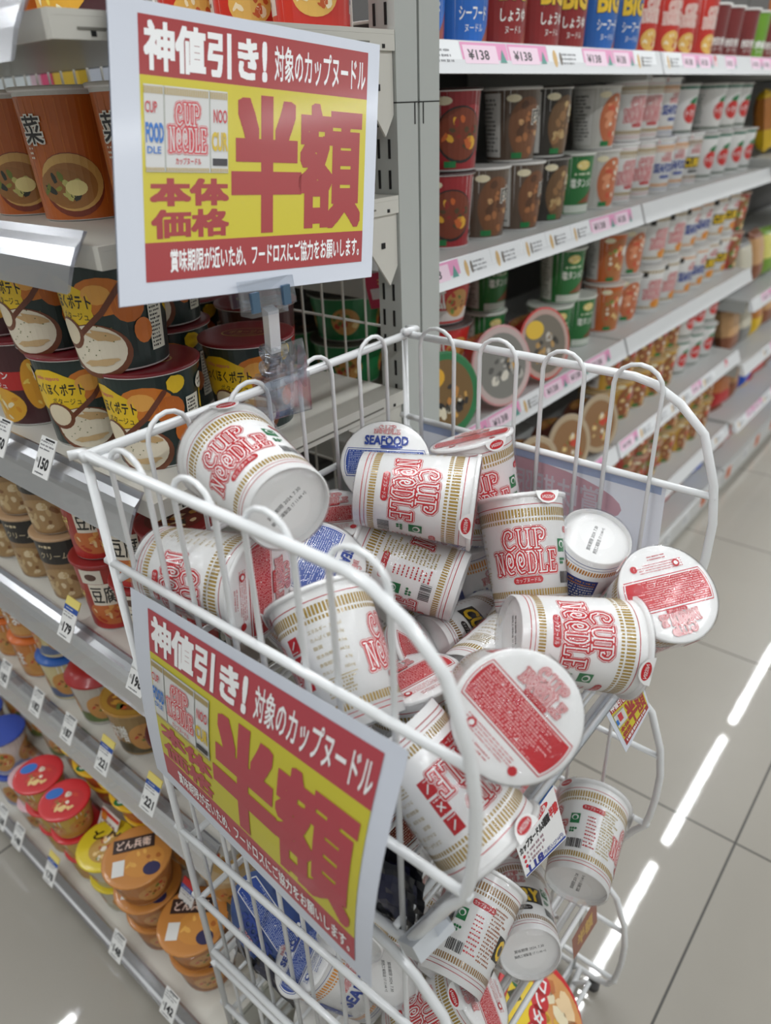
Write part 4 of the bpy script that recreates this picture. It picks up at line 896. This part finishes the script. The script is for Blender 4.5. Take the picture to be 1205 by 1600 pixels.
for b in (0, 1, 2, 3):
    y0, y1 = BAYS[b]
    bagrow(y0 + .09, y1 - .05, -.645, .0855, 'on the base deck, ' + BAYN[b], 'bags on the base deck', ['brownbag', 'redbag', 'yellowbag', 'redbag', 'brownbag', 'bluebag'] if b < 3 else None)
    if b > 1:
        for i, z in enumerate(LEV[b]): bagrow(y0 + .09, y1 - .05, -.66, z, 'on the %s board, %s' % (LEVN[i], BAYN[b]), 'bags in the far bays', [['slimx'], ['yellowbag', 'yellowbag', 'limebag'], ['greybag', 'brownbag', 'limebag'], ['brownbag', 'greybag', 'yellowbag'], ['redbag', 'brownbag', 'bluebag']][i] if i else ['redbag', 'brownbag', 'limebag'])
# pink promotion plate sticking out of the rail behind the mesh
mb = MB(); mb.obox((-.640, .768, .985), (.034, 0, .008), (-.006, 0, .022), (0, .0008, 0), Q(206, 60, 96)); c = Vector((-.640, .767, .985))
d = Deco(mb, lambda u, v, o: tuple(c + Vector((u*.97 - .26*v, -o, u*.23 + v*.96)))); d.text('28.2', .014, -.006, .026, .013, Q(240, 220, 90), .05); d.lines(.008, .011, .04, .009, 2, Q(240, 206, 120), 4); d.rect(-.02, -.004, .016, .014, Q(230, 220, 226))
tag(mb.build('promotion_card'), 'pink promotion card with yellow numbers behind the wire mesh', 'card')
# packs seen through the gap at the upper left
for k, (x, c) in enumerate(((-1.17, (190, 196, 206)), (-1.31, (186, 192, 204)), (-1.45, (206, 170, 40)), (-1.52, (206, 60, 110)), (-1.66, (214, 222, 226)))):
    mb = MB(); wx = (.06, .06, .045, .02, .08)[k]; mb.box((x - wx, .84, 1.06), (x + wx, .90, 1.30), P(*c)); o = mb.build('carton')
    tag(o, '%s carton behind the end shelf' % ('silver', 'second silver', 'yellow', 'narrow magenta', 'white')[k], 'carton', 'cartons behind the end shelf')
mb = MB(); mb.box((-1.75, .80, 1.03), (-1.05, .95, 1.06), CREAM); mb.box((-1.75, .93, 0), (-1.70, .95, 1.9), GREYW); mb.box((-1.10, .93, 0), (-1.05, .95, 1.06), GREYW)
tag(mb.build('shelf_board'), 'cream board holding the cartons behind the end shelf', 'shelf')

# ------------------------------------------------------------------ white wire display stand, three bins
YN, YF, XB_, XFR = .2554, .6683, -.5277, -.157
DZ = .3474; ZT = [.9646, .6172, .2698]
stand = empty('wire_display_stand', (-.35, .46, 0)); tag(stand, 'white wire display stand with three open bins holding the noodle cups', 'display stand')
def part(mb, name): o = mb.build(name, stand); o.matrix_parent_inverse = Matrix.Translation((.35, -.46, 0)); return o
PAIRS = [(-.505, -.458), (-.424, -.378), (-.347, -.301), (-.270, -.222)]
BPAIR = [(.307, .351), (.395, .444), (.486, .533), (.576, .622)]
def xfront(z, zt):      # the curved front edge of a side panel
    k = zt - z
    pts = [(0, -.252), (.004, -.232), (.018, -.206), (.042, -.180), (.09, -.163), (.13, -.157), (.17, -.157), (.205, -.160), (.225, -.164)]
    return pts
def side_panel_wires(y, sgn, zt, tier):
    mb = MB(); zb = zt - .325
    if tier == 2: zb = max(zb, .022)
    rim = [(XB_ - .012, y - sgn*.010, zt), (XB_ - .008, y, zt)] if tier == 0 else [(XB_, y, zt)]
    rim += [(-.40, y, zt)] + [(x, y, zt - k) for k, x in xfront(0, zt)]
    if tier < 2: rim += [(-.176, y, zt - .245), (-.208, y, zb + .012), (-.214, y, zb)]
    else: rim += [(-.170, y, .03), (-.19, y, zb)]
    rim += [(-.3, y, zb), (XB_, y, zb)]
    mb.tube(rim, .0044, WIRE, 8)
    for dz in (.1024, .2207):
        if zt - dz > zb + .01: mb.tube([(XB_ - .012, y, zt - dz), (-.158, y, zt - dz)], .0038, WIRE, 7)
    yi = y + sgn*.005
    for a, b in PAIRS:
        ht = zt + .010
        arc = [(a, yi, zb), (a, yi, ht - .018)] + [((a+b)/2 - (b-a)/2*math.cos(t*math.pi/8), yi, ht - .018 + .022*math.sin(t*math.pi/8)) for t in range(1, 8)] + [(b, yi, ht - .018), (b, yi, zb)]
        mb.tube(arc, .0024, WIRE, 6)
    return part(mb, 'side_panel')
for t, zt in enumerate(ZT):
    side_panel_wires(YN, 1, zt, t); side_panel_wires(YF, -1, zt, t)
    zb = max(zt - .325, .022)
    mb = MB(); mb.tube([(XB_, YN - .006, zt), (XB_, YF + .012, zt - .0)], .0044, WIRE, 8)
    if t == 0: mb.tube([(XB_ + .006, YF - .012, zt + .006), (XB_ + .004, YF + .012, zt + .004), (XB_ - .012, YF + .014, zt + .002)], .0042, WIRE, 7); mb.tube([(XB_ + .004, YN + .022, zt - .006), (XB_ + .006, YN + .004, zt - .006), (XB_ - .010, YN + .002, zt - .006)], .0042, WIRE, 7)
    for dz in (.118, .2207): mb.tube([(XB_, YN, zt - dz), (XB_, YF, zt - dz)], .0038, WIRE, 7)
    mb.tube([(XB_, YN, zb), (XB_, YF, zb)], .0044, WIRE, 7)
    for a, b in BPAIR:
        ht = zt + .010; xi = XB_ + .005
        mb.tube([(xi, a, zb), (xi, a, ht - .018)] + [(xi, (a+b)/2 - (b-a)/2*math.cos(k*math.pi/8), ht - .018 + .022*math.sin(k*math.pi/8)) for k in range(1, 8)] + [(xi, b, ht - .018), (xi, b, zb)], .0024, WIRE, 6)
    part(mb, 'back_panel')
    mb = MB(); x = XB_ + .04
    while x < -.22: mb.tube([(x, YN, zb - .004), (x, YF, zb - .004)], .0022, WIRE, 5); x += .033
    for y in (.36, .46, .56): mb.tube([(XB_, y, zb - .009), (-.216, y, zb - .009)], .0028, WIRE, 6)
    part(mb, 'bin_floor')
    mb = MB()
    mb.tube([(-.214, YN, zb), (-.208, YN + .05, zb + .004), (-.208, YF - .05, zb + .004), (-.214, YF, zb)], .0044, WIRE, 8)
    mb.tube([(-.226, YN, zb + .006), (-.226, YF, zb + .006)], .0032, WIRE, 7)
    mb.tube([(-.190, YN + .03, zb + .034), (-.188, YF - .03, zb + .034)], .0034, WIRE, 7)
    for y in (YN + .03, YF - .03): mb.tube([(-.214, y, zb), (-.190, y, zb + .034)], .003, WIRE, 6)
    part(mb, 'front_bar')
for y in (YN, YF): mb = MB(); mb.tube([(XB_ - .004, y, .02), (XB_ - .004, y, ZT[0] - .004)], .0038, WIRE, 8); part(mb, 'back_leg')

for y in (YN, YF):
    for x in (XB_ - .004, -.19):
        mb = MB(); mb.lathe([(.0002, 0), (.009, 0), (.009, .012), (.006, .02)], M((90, 90, 92), .6), 12); mb.v = [(p[0] + x, p[1] + y, p[2]) for p in mb.v]; part(mb, 'foot')
# clear rail along the front bar with its pale end cap
zb0 = ZT[0] - .325
mb = MB(); mb.prism([(-.204, zb0 + .012), (-.186, zb0 + .040), (-.183, zb0 + .038), (-.196, zb0 + .004)], 1, YN + .012, YF - .05, ACRYL)
part(mb, 'card_rail')
mb = MB(); mb.obox((-.203, YN + .010, zb0 + .006), (.003, .018, .001), (.008, -.001, .005), (-.004, 0, .006), M((196, 200, 204), .35, .3)); part(mb, 'end_cap')

# ------------------------------------------------------------------ cups heaped in the bins
CR = CAM.matrix_world.col[0].to_3d(); CU = CAM.matrix_world.col[1].to_3d()
def pose(T, B, roll=0.0, up=None):
    T = Vector(T); B = Vector(B); z = (T - B).normalized(); c = (T + B)/2; v = (Vector((0, 0, CAM_H)) - c); f = (v - z*v.dot(z)).normalized()
    if up: q = CR*up[0] - CU*up[1]; f = -(q - z*q.dot(z)).normalized()
    f = Matrix.Rotation(math.radians(roll), 3, z) @ f
    y = -f; x = y.cross(z); m = Matrix((x, y, z)).transposed().to_4x4(); m.translation = c - z*.055
    return m
HG = 'cups heaped in the top bin'
HEAP = [  # key, lid centre, foot centre, roll of the front, lid up direction, words
 ('regular', (-0.4756, 0.3532, 0.9435), (-0.3703, 0.3218, 0.937), 0, None, 'white noodle cup showing its date-stamped base beside the sign clip'),
 ('regular', (-0.4058, 0.3129, 0.8553), (-0.5131, 0.2892, 0.8489), 0, (1, 0), 'white noodle cup lying in the near left corner of the top bin'),
 ('seafood', (-0.4183, 0.3907, 0.8388), (-0.4637, 0.3963, 0.7387), 0, (0.9, 0.35), 'seafood noodle cup with blue lid half buried behind the near rim'),
 ('regular', (-0.478, 0.4697, 0.8296), (-0.4814, 0.4805, 0.7202), 0, (-0.1, -1), 'white noodle cup standing low below the date-stamped base, red lid print up'),
 ('seafood', (-0.4396, 0.5159, 0.8822), (-0.4837, 0.5748, 0.8004), 0, (0.05, -1), 'blue seafood noodle cup with its round lid facing out at the back'),
 ('regular', (-0.3285, 0.513, 0.8717), (-0.4246, 0.4603, 0.8805), -8, None, 'white noodle cup lying across the seafood lid, lettering sideways'),
 ('regular', (-0.3991, 0.6119, 0.8839), (-0.3631, 0.6067, 0.7801), -5, None, 'white noodle cup tilted back against the far rim with creased film over its lid'),
 ('regular', (-0.3183, 0.5774, 0.85), (-0.2711, 0.5312, 0.7621), 0, None, 'upright white noodle cup in the middle of the heap, lettering facing out'),
 ('regular', (-0.4357, 0.4629, 0.803), (-0.3358, 0.5019, 0.7787), -92, None, 'white noodle cup lying with its barcode and green mark facing up'),
 ('seafood', (-0.4027, 0.6082, 0.7624), (-0.3763, 0.6203, 0.6563), 30, None, 'seafood noodle cup squeezed behind the upright white cup'),
 ('seafood', (-0.2788, 0.6197, 0.7226), (-0.2427, 0.5991, 0.8245), 85, None, 'upside-down seafood noodle cup with its base up by the far rim'),
 ('regular', (-0.1567, 0.5633, 0.8128), (-0.2091, 0.6007, 0.7237), 0, (0.2, 1), 'white noodle cup at the outer far corner, red lid print toward the floor'),
 ('regular', (-0.1701, 0.5191, 0.7747), (-0.2476, 0.4446, 0.7982), -12, None, 'white noodle cup lying above the round lid, lettering sideways'),
 ('regular', (-0.1747, 0.3324, 0.8349), (-0.2367, 0.3995, 0.7736), 0, (0.74, -0.67), 'white noodle cup with its large round red-printed lid facing the viewer'),
 ('regular', (-0.3653, 0.3368, 0.8514), (-0.2898, 0.3025, 0.7791), 78, None, 'white noodle cup behind the near rim showing its nutrition table'),
 ('regular', (-0.3333, 0.4338, 0.7391), (-0.4067, 0.381, 0.6764), 0, (0.6, -0.8), 'white noodle cup with half-hidden red lid behind the curved front wire'),
 ('curry', (-0.3395, 0.5681, 0.6821), (-0.3525, 0.4642, 0.7161), 0, None, 'curry noodle cup lying deep in the heap, empty base toward the viewer'),
 ('regular', (-0.2759, 0.5278, 0.7239), (-0.2745, 0.419, 0.74), 40, None, 'white noodle cup lying just behind the large round lid'),
 ('regular', (-0.1789, 0.316, 0.7156), (-0.2673, 0.316, 0.7811), 142, None, 'white noodle cup lying at the front near corner with red warning squares'),
 ('regular', (-0.3013, 0.3738, 0.7718), (-0.2672, 0.3643, 0.6677), 30, None, 'white noodle cup mostly hidden under the cup with red warning squares'),
]
for key, T, B, roll, up, words in HEAP: put(key, pose(T, B, roll, up), words, HG, film=True)
FILL = [('curry', (-.40, .31, .685), (-.29, .305, .68), 'curry noodle cup buried behind the poster in the top bin'),
        ('regular', (-.46, .60, .69), (-.44, .50, .685), 'white noodle cup buried at the back of the top bin')]
for key, T, B, words in FILL: put(key, pose(T, B, 0), words, HG, film=True)
G2 = 'cups lying in the middle bin'
MID = [
 ('curry', (-0.2606, 0.4534, 0.4447), (-0.2421, 0.3511, 0.4088), -78, 'white curry noodle cup leaning in the middle bin, barcode side out'),
 ('curry', (-0.2714, 0.533, 0.3301), (-0.2018, 0.4543, 0.3628), 0, 'curry noodle cup in the middle bin with its empty base toward the aisle'),
 ('regular', (-.2141, .6198, .4428), (-.1839, .5147, .4307), -85, 'white noodle cup at the far front of the middle bin, base down'),
 ('regular', (-0.2738, 0.5946, 0.4285), (-0.3107, 0.5601, 0.3308), 0, 'white noodle cup behind the white price card in the middle bin'),
 ('regular', (-0.2238, 0.3804, 0.377), (-0.2813, 0.3251, 0.3073), 170, 'white noodle cup at the very bottom front of the middle bin'),
 ('regular', (-0.3376, 0.423, 0.339), (-0.3049, 0.3263, 0.3801), 60, 'white noodle cup below the poster corner with its base toward the near panel'),
 ('seafood', (-0.391, 0.29, 0.389), (-0.341, 0.338, 0.306), 0, 'seafood noodle cup with orange bars against the near wires'),
 ('regular', (-0.489, 0.3418, 0.485), (-0.424, 0.42, 0.455), 90, 'white noodle cup at the back left of the middle bin'),
 ('curry', (-.30, .335, .60), (-.315, .36, .50), 30, 'curry noodle cup just under the top bin behind the poster'),
 ('regular', (-.38, .40, .46), (-.33, .30, .45), 20, 'white noodle cup behind the near wires of the middle bin'),
]
for key, T, B, roll, words in MID: put(key, pose(T, B, roll), words, G2, film=(key != 'seabowl'))
put('seabowl', pose((-.4500, .300, .383), (-.470, .395, .335), 0), 'large seafood cup whose dark blue lid faces the near wires', G2)
m = pose((-.1780, .5137, .2000), (-.2351, .4927, .1084), 0); put('wantan', m, 'red wonton bowl with yellow band on the bottom bin', None)
put('redtub', pose((-.27, .40, .17), (-.29, .42, .07), 0), 'red-lidded noodle tub beside the wonton bowl in the bottom bin', None)
put('limecup', pose((-.42, .33, .15), (-.44, .36, .05), 0), 'lime green noodle cup in the bottom bin behind the near wires', None)
put('tantan', pose((-.34, .32, .14), (-.35, .37, .05), 0), 'dark red spicy noodle cup in the bottom bin behind the near wires', None)
# dark patterned wrapper at the front near corner of the top bin
mb = MB(); dk = M((20, 20, 26), .3, .5, True); gr = M((110, 112, 120), .3, .5, True); nv = M((34, 34, 56), .3, .5, True)
def wrapper(A0, A1, A2, A3, seed, words):
    mb = MB()
    rr = random.Random(seed); nx = 12
    g = [[None]*(nx+1) for _ in range(nx+1)]
    for j in range(nx+1):
        for i in range(nx+1):
            u, v = i/nx, j/nx; p = (A0*(1-u) + A1*u)*(1-v) + (A3*(1-u) + A2*u)*v
            p = p + Vector((0, -.010*math.sin(math.pi*u)*math.sin(math.pi*v), .004*math.sin(9*u + 3*v))); g[j][i] = p + Vector((0, rr.uniform(-.002, .002), 0))
    for s in (0, 1):
        for j in range(nx):
            for i in range(nx):
                q = [g[j][i], g[j][i+1], g[j+1][i+1], g[j+1][i]]; m_ = dk
                if (i - 3)**2/4 + (j - 8)**2/9 < 1: m_ = gr
                if (i - 8)**2/5 + (j - 5)**2/14 < 1: m_ = nv
                if i < 3 and 3 < j < 9: m_ = (gr, nv)[j % 2]
                q = [tuple(p + Vector((0, .012*s, 0))) for p in q]; mb.add(q if s == 0 else q[::-1], [(0, 1, 2, 3)], m_, True)
    tag(mb.build('plastic_wrapper'), words, 'wrapper', 'dark plastic wrappers')
wrapper(Vector((-.300, .272, .700)), Vector((-.222, .275, .680)), Vector((-.214, .266, .628)), Vector((-.262, .262, .628)), 3, 'dark navy and grey plastic wrapper tucked behind the near front wire')
wrapper(Vector((-.515, .280, .372)), Vector((-.40, .272, .345)), Vector((-.40, .270, .298)), Vector((-.50, .272, .298)), 5, 'dark navy and grey plastic wrapper under the large blue-lidded cup')

# ------------------------------------------------------------------ printed half-price signs
SR = M((158, 36, 38), .38, .15); SY = M((200, 186, 22), .38, .15); SW = M((206, 211, 222), .4, .15); SWT = M((238, 238, 238), .4, .15)
def sale_face(d, W, Hh, small=False, SR=SR, SY=SY):
    X = lambda f: f*W; Y = lambda f: (1-f)*Hh
    def R(x0, y0, x1, y1, m): d.rect(X((x0+x1)/2), (Y(y0)+Y(y1))/2, X(x1-x0), abs(Y(y1)-Y(y0)), m)
    R(.085, .045, .945, .245, SR); R(.085, .245, .945, .80, SY); R(.085, .80, .945, .93, SR); d.up()
    def T(s, x0, y0, x1, y1, m, b): d.text(s, X((x0+x1)/2), (Y(y0)+Y(y1))/2, X(x1-x0), abs(Y(y1)-Y(y0)), m, b)
    T('神値引き', .10, .062, .485, .228, SWT, .05); T('!', .497, .07, .518, .225, SWT, .06); T('対象のカップヌードル', .545, .075, .935, .215, SWT, .03)
    T('半', .38, .27, .66, .79, SR, .068); T('額', .645, .28, .93, .785, SR, .046)
    T('本体', .105, .585, .375, .68, SR, .06); T('価格', .105, .69, .375, .79, SR, .06)
    if not small: T('賞味期限が近いため、フードロスにご協力をお願いします。', .165, .825, .93, .905, SWT, .03)
    else: d.lines(X(.53), (Y(.815)+Y(.91))/2, X(.78), abs(Y(.91)-Y(.815)), 1, SWT, 3, .7)
    # three printed cups
    cw = M((206, 206, 204), .4); pr = M((196, 50, 60), .4); go = M((176, 150, 76), .4); bl = M((40, 110, 190), .4)
    R(.095, .275, .37, .565, M((176, 178, 170), .4)); d.up()
    for x0, x1 in ((.095, .155), (.16, .305), (.31, .37)): R(x0, .275, x1, .565, cw)
    d.up()
    for x0, x1 in ((.095, .155), (.16, .305), (.31, .37)):
        n = int((x1-x0)/.006)
        for k in range(n): R(x0 + k*.006, .28, x0 + k*.006 + .0035, .305, go); R(x0 + k*.006, .55, x0 + k*.006 + .0035, .563, go)
    if not small:
        swirl(d, X(.2325), (Y(.32)+Y(.50))/2, X(.125), .18*Hh, pr, cw); L = d.layer
        d.layer = L; T('カップヌードル', .19, .515, .275, .54, pr, .03)
        T('FOOD', .097, .40, .154, .47, bl, .06); T('DLE', .10, .48, .145, .505, bl, .04); T('CUP', .097, .33, .135, .37, pr, .03)
        T('CUR', .312, .42, .369, .49, M((206, 176, 40), .4), .06); T('NOO', .32, .34, .368, .39, pr, .03); R(.315, .515, .367, .54, M((40, 36, 40), .4))
    else: R(.18, .33, .285, .48, pr); R(.097, .4, .154, .5, bl)
def bil(TL, TR, BR, BL, W, Hh, bow=None):
    TL, TR, BR, BL = map(Vector, (TL, TR, BR, BL)); n = ((BR - TL).cross(TR - BL)).normalized(); c = (TL + TR + BR + BL)/4
    if not bow: TL, TR, BR, BL = [q - n*n.dot(q - c) for q in (TL, TR, BR, BL)]
    def f(u, v, o):
        s, t = u/W, v/Hh; p = (BL*(1-s) + BR*s)*(1-t) + (TL*(1-s) + TR*s)*t
        if bow: p = p + bow(s, t)
        return tuple(p + n*o)
    return f, n
def sheet(mb, f, W, Hh, m, th=.0004, nu=1, nv=1, edge=None):
    for i in range(nu):
        for j in range(nv):
            a = [(W*i/nu, Hh*j/nv), (W*(i+1)/nu, Hh*j/nv), (W*(i+1)/nu, Hh*(j+1)/nv), (W*i/nu, Hh*(j+1)/nv)]
            mb.add([f(u, v, 0) for u, v in a], [(0, 1, 2, 3)], m, nv > 1); mb.add([f(u, v, -th) for u, v in a], [(3, 2, 1, 0)], m, nv > 1)
    for (u0, v0), (u1, v1) in (((0, 0), (W, 0)), ((W, 0), (W, Hh)), ((W, Hh), (0, Hh)), ((0, Hh), (0, 0))):
        k = max(nu, nv)
        for i in range(k):
            a = (u0 + (u1-u0)*i/k, v0 + (v1-v0)*i/k); b = (u0 + (u1-u0)*(i+1)/k, v0 + (v1-v0)*(i+1)/k)
            mb.add([f(*a, 0), f(*a, -th), f(*b, -th), f(*b, 0)], [(0, 1, 2, 3)], edge or m)
W4, H4 = .297, .21
# card sign held up by the clip
mb = MB(); f, n = bil((-0.546, 0.3583, 1.2729), (-0.5083, 0.6171, 1.2497), (-0.4577, 0.5237, 1.0611), (-0.4749, 0.2811, 1.0834), W4, H4)
sheet(mb, f, W4, H4, SW, .0022, edge=M((120, 126, 140), .4)); d = Deco(mb, f); sale_face(d, W4, H4)
tag(mb.build('sale_sign'), 'red and yellow half-price card sign held upright by the clear clip', 'sign')
# paper poster on the near side
mb = MB()
def bow(s, t):
    g = lambda q: math.sin(math.pi*(1-q)); k = t*14; i = min(13, int(k)); q = g(i/14)*(1-(k-i)) + g((i+1)/14)*(k-i)
    return Vector((0, -.012*q*(.4 + .6*s), 0))
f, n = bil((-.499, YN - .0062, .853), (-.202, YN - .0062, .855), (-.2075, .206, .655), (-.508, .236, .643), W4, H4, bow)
sheet(mb, f, W4, H4, SW, .0003, 8, 14); d = Deco(mb, f, W4/8, H4/14, .0005); sale_face(d, W4, H4, False, M((174, 66, 76), .4, .1), M((196, 186, 54), .4, .1))  # paler red and yellow: the back-lit wash is put into the print colours
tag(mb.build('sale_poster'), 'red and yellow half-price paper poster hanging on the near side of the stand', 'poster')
# notice on the far side, its print showing through mirrored
mb = MB(); f, n = bil((-.517, YF + .006, .858), (-.208, YF + .006, .858), (-.205, YF + .012, .650), (-.514, YF + .010, .650), .309, .208)
sheet(mb, f, .309, .208, paper_mat((240, 242, 247)), .0003, 1, 1)
d = Deco(mb, f); d.rect(.155, .2015, .30, .011, paper_mat((190, 203, 228))); d.ell(.148, .166, .236, .062, paper_mat((226, 186, 194)), 28); d.up(); d.text('賞味期限近い為', .148, .166, .19, .037, paper_mat((236, 232, 238)), .03, 0, True)
d.text('カップヌードル', .155, .098, .25, .036, paper_mat((180, 184, 196)), .04, 0, True); d.text('3種類半額', .155, .045, .2, .034, paper_mat((212, 176, 186)), .04, 0, True)
tag(mb.build('paper_notice'), 'white paper notice on the far side with its print showing through mirrored', 'notice')
# small cards dangling from the bars
mb = MB(); f, n = bil((-.190, .540, .676), (-.190, .628, .653), (-.170, .631, .617), (-.170, .558, .612), .088, .05); sheet(mb, f, .088, .05, SW, .0005); d = Deco(mb, f); sale_face(d, .088, .05, True)
tag(mb.build('price_card'), 'small red and yellow half-price card dangling from the top bin front bar', 'price card', 'cards on the front bars')
mb = MB(); f, n = bil((-.190, .367, .662), (-.190, .438, .664), (-.176, .446, .592), (-.176, .374, .613), .074, .055); sheet(mb, f, .074, .055, SWT, .0005); d = Deco(mb, f)
d.rect(.037, .0525, .072, .003, Q(40, 110, 190)); d.rect(.037, .002, .072, .002, Q(40, 70, 160)); d.ell(.034, .045, .05, .010, Q(206, 40, 50), 20); d.up(); d.text('賞味期限近い為', .034, .045, .04, .006, SWT, .03)
d.text('カップヌードル3種類', .029, .033, .054, .009, Q(26, 24, 28), .06); d.text('半額!', .0645, .034, .016, .010, Q(206, 40, 50), .06)
for k in range(3): d.ell(.006, .024 - .006*k, .004, .004, Q(206, 40, 60), 10)
d.lines(.028, .019, .034, .016, 3, Q(160, 130, 140), 3); d.text('118', .020, .0065, .026, .009, Q(40, 50, 140), .06); d.text('円(税込127.44円)', .052, .006, .036, .006, Q(40, 50, 140), .03)
tag(mb.build('price_card'), 'white price card with blue edge and red oval on the top bin front bar', 'price card', 'cards on the front bars')
mb = MB(); f, n = bil((-.188, .540, .292), (-.186, .600, .306), (-.182, .606, .252), (-.184, .546, .247), .062, .045); sheet(mb, f, .062, .045, Q(150, 100, 84), .0005); d = Deco(mb, f); d.text('半額', .031, .022, .04, .026, Q(196, 160, 90), .06)
tag(mb.build('price_card'), 'brown price card seen edge on at the middle bin front bar', 'price card', 'cards on the front bars')

# ------------------------------------------------------------------ clear articulated sign clip on the back rim
cl = empty('sign_clip', (XB_, .467, .94)); tag(cl, 'clear plastic articulated sign clip gripping the back rim of the stand', 'sign clip')
def cpart(mb, name): o = mb.build(name, cl); o.matrix_parent_inverse = Matrix.Translation((-XB_, -.467, -.94)); return o
mb = MB()
for x in (XB_ - .010, XB_ + .0075): mb.obox((x + .001, .467, .952), (.0014, 0, 0), (0, .029, -.003), (0, .0005, .020), ACRYL)
mb.obox((XB_, .467, .974), (.008, 0, 0), (0, .026, -.002), (0, 0, .002), ACRYL)
for y in (.449, .467, .485): mb.obox((XB_ + .012, y, .978), (.004, 0, -.005), (0, .002, 0), (.002, 0, .016), ACRYL)
mb.obox((XB_ + .010, .478, .990), (.0012, 0, 0), (0, .014, 0), (-.002, 0, .014), ACRYL); mb.obox((XB_ + .010, .452, .985), (.0012, 0, 0), (0, .010, 0), (-.002, 0, .012), ACRYL)
cpart(mb, 'rim_grip')
P0, P1, P2 = Vector((XB_ + .006, .452, .985)), Vector((-.490, .428, 1.012)), Vector((-.470, .412, 1.055)); JX, JY, JZ = .071, -.062, .018
def arm(p, q, wy, wx, m): 
    mb = MB(); t = (q - p)/2; n = Vector((-t.z, 0, t.x)).normalized(); mb.obox((p + q)/2, t, Vector((0, wy, 0)), n*wx, m)
    mb.tube([p - Vector((0, .010, 0)), p + Vector((0, .010, 0))], .0085, ACRYL, 14); return mb
cpart(arm(P0, P1, .007, .004, ACRYL), 'lower_arm'); cpart(arm(P1, P2, .006, .004, M((214, 216, 218), .3, .4)), 'upper_arm')
mb = MB()
for x in (-.006, .006): mb.obox((-.541 + x + JX, .468 + JY, 1.052 + JZ), (.0014, 0, 0), (0, .029, -.002), (-.001, 0, .011), ACRYL)
mb.obox((-.541 + JX, .468 + JY, 1.040 + JZ), (.007, 0, 0), (0, .02, -.001), (0, 0, .006), ACRYL)
h = cpart(mb, 'sign_jaw')
for y in (.452, .486):
    mb = MB(); mb.obox((-.533 + JX, y + JY, 1.047 + JZ), (.0015, 0, 0), (0, .004, 0), (0, 0, .008), M((110, 140, 170), .25, 0, metal=.9)); mb.build('spring', h)
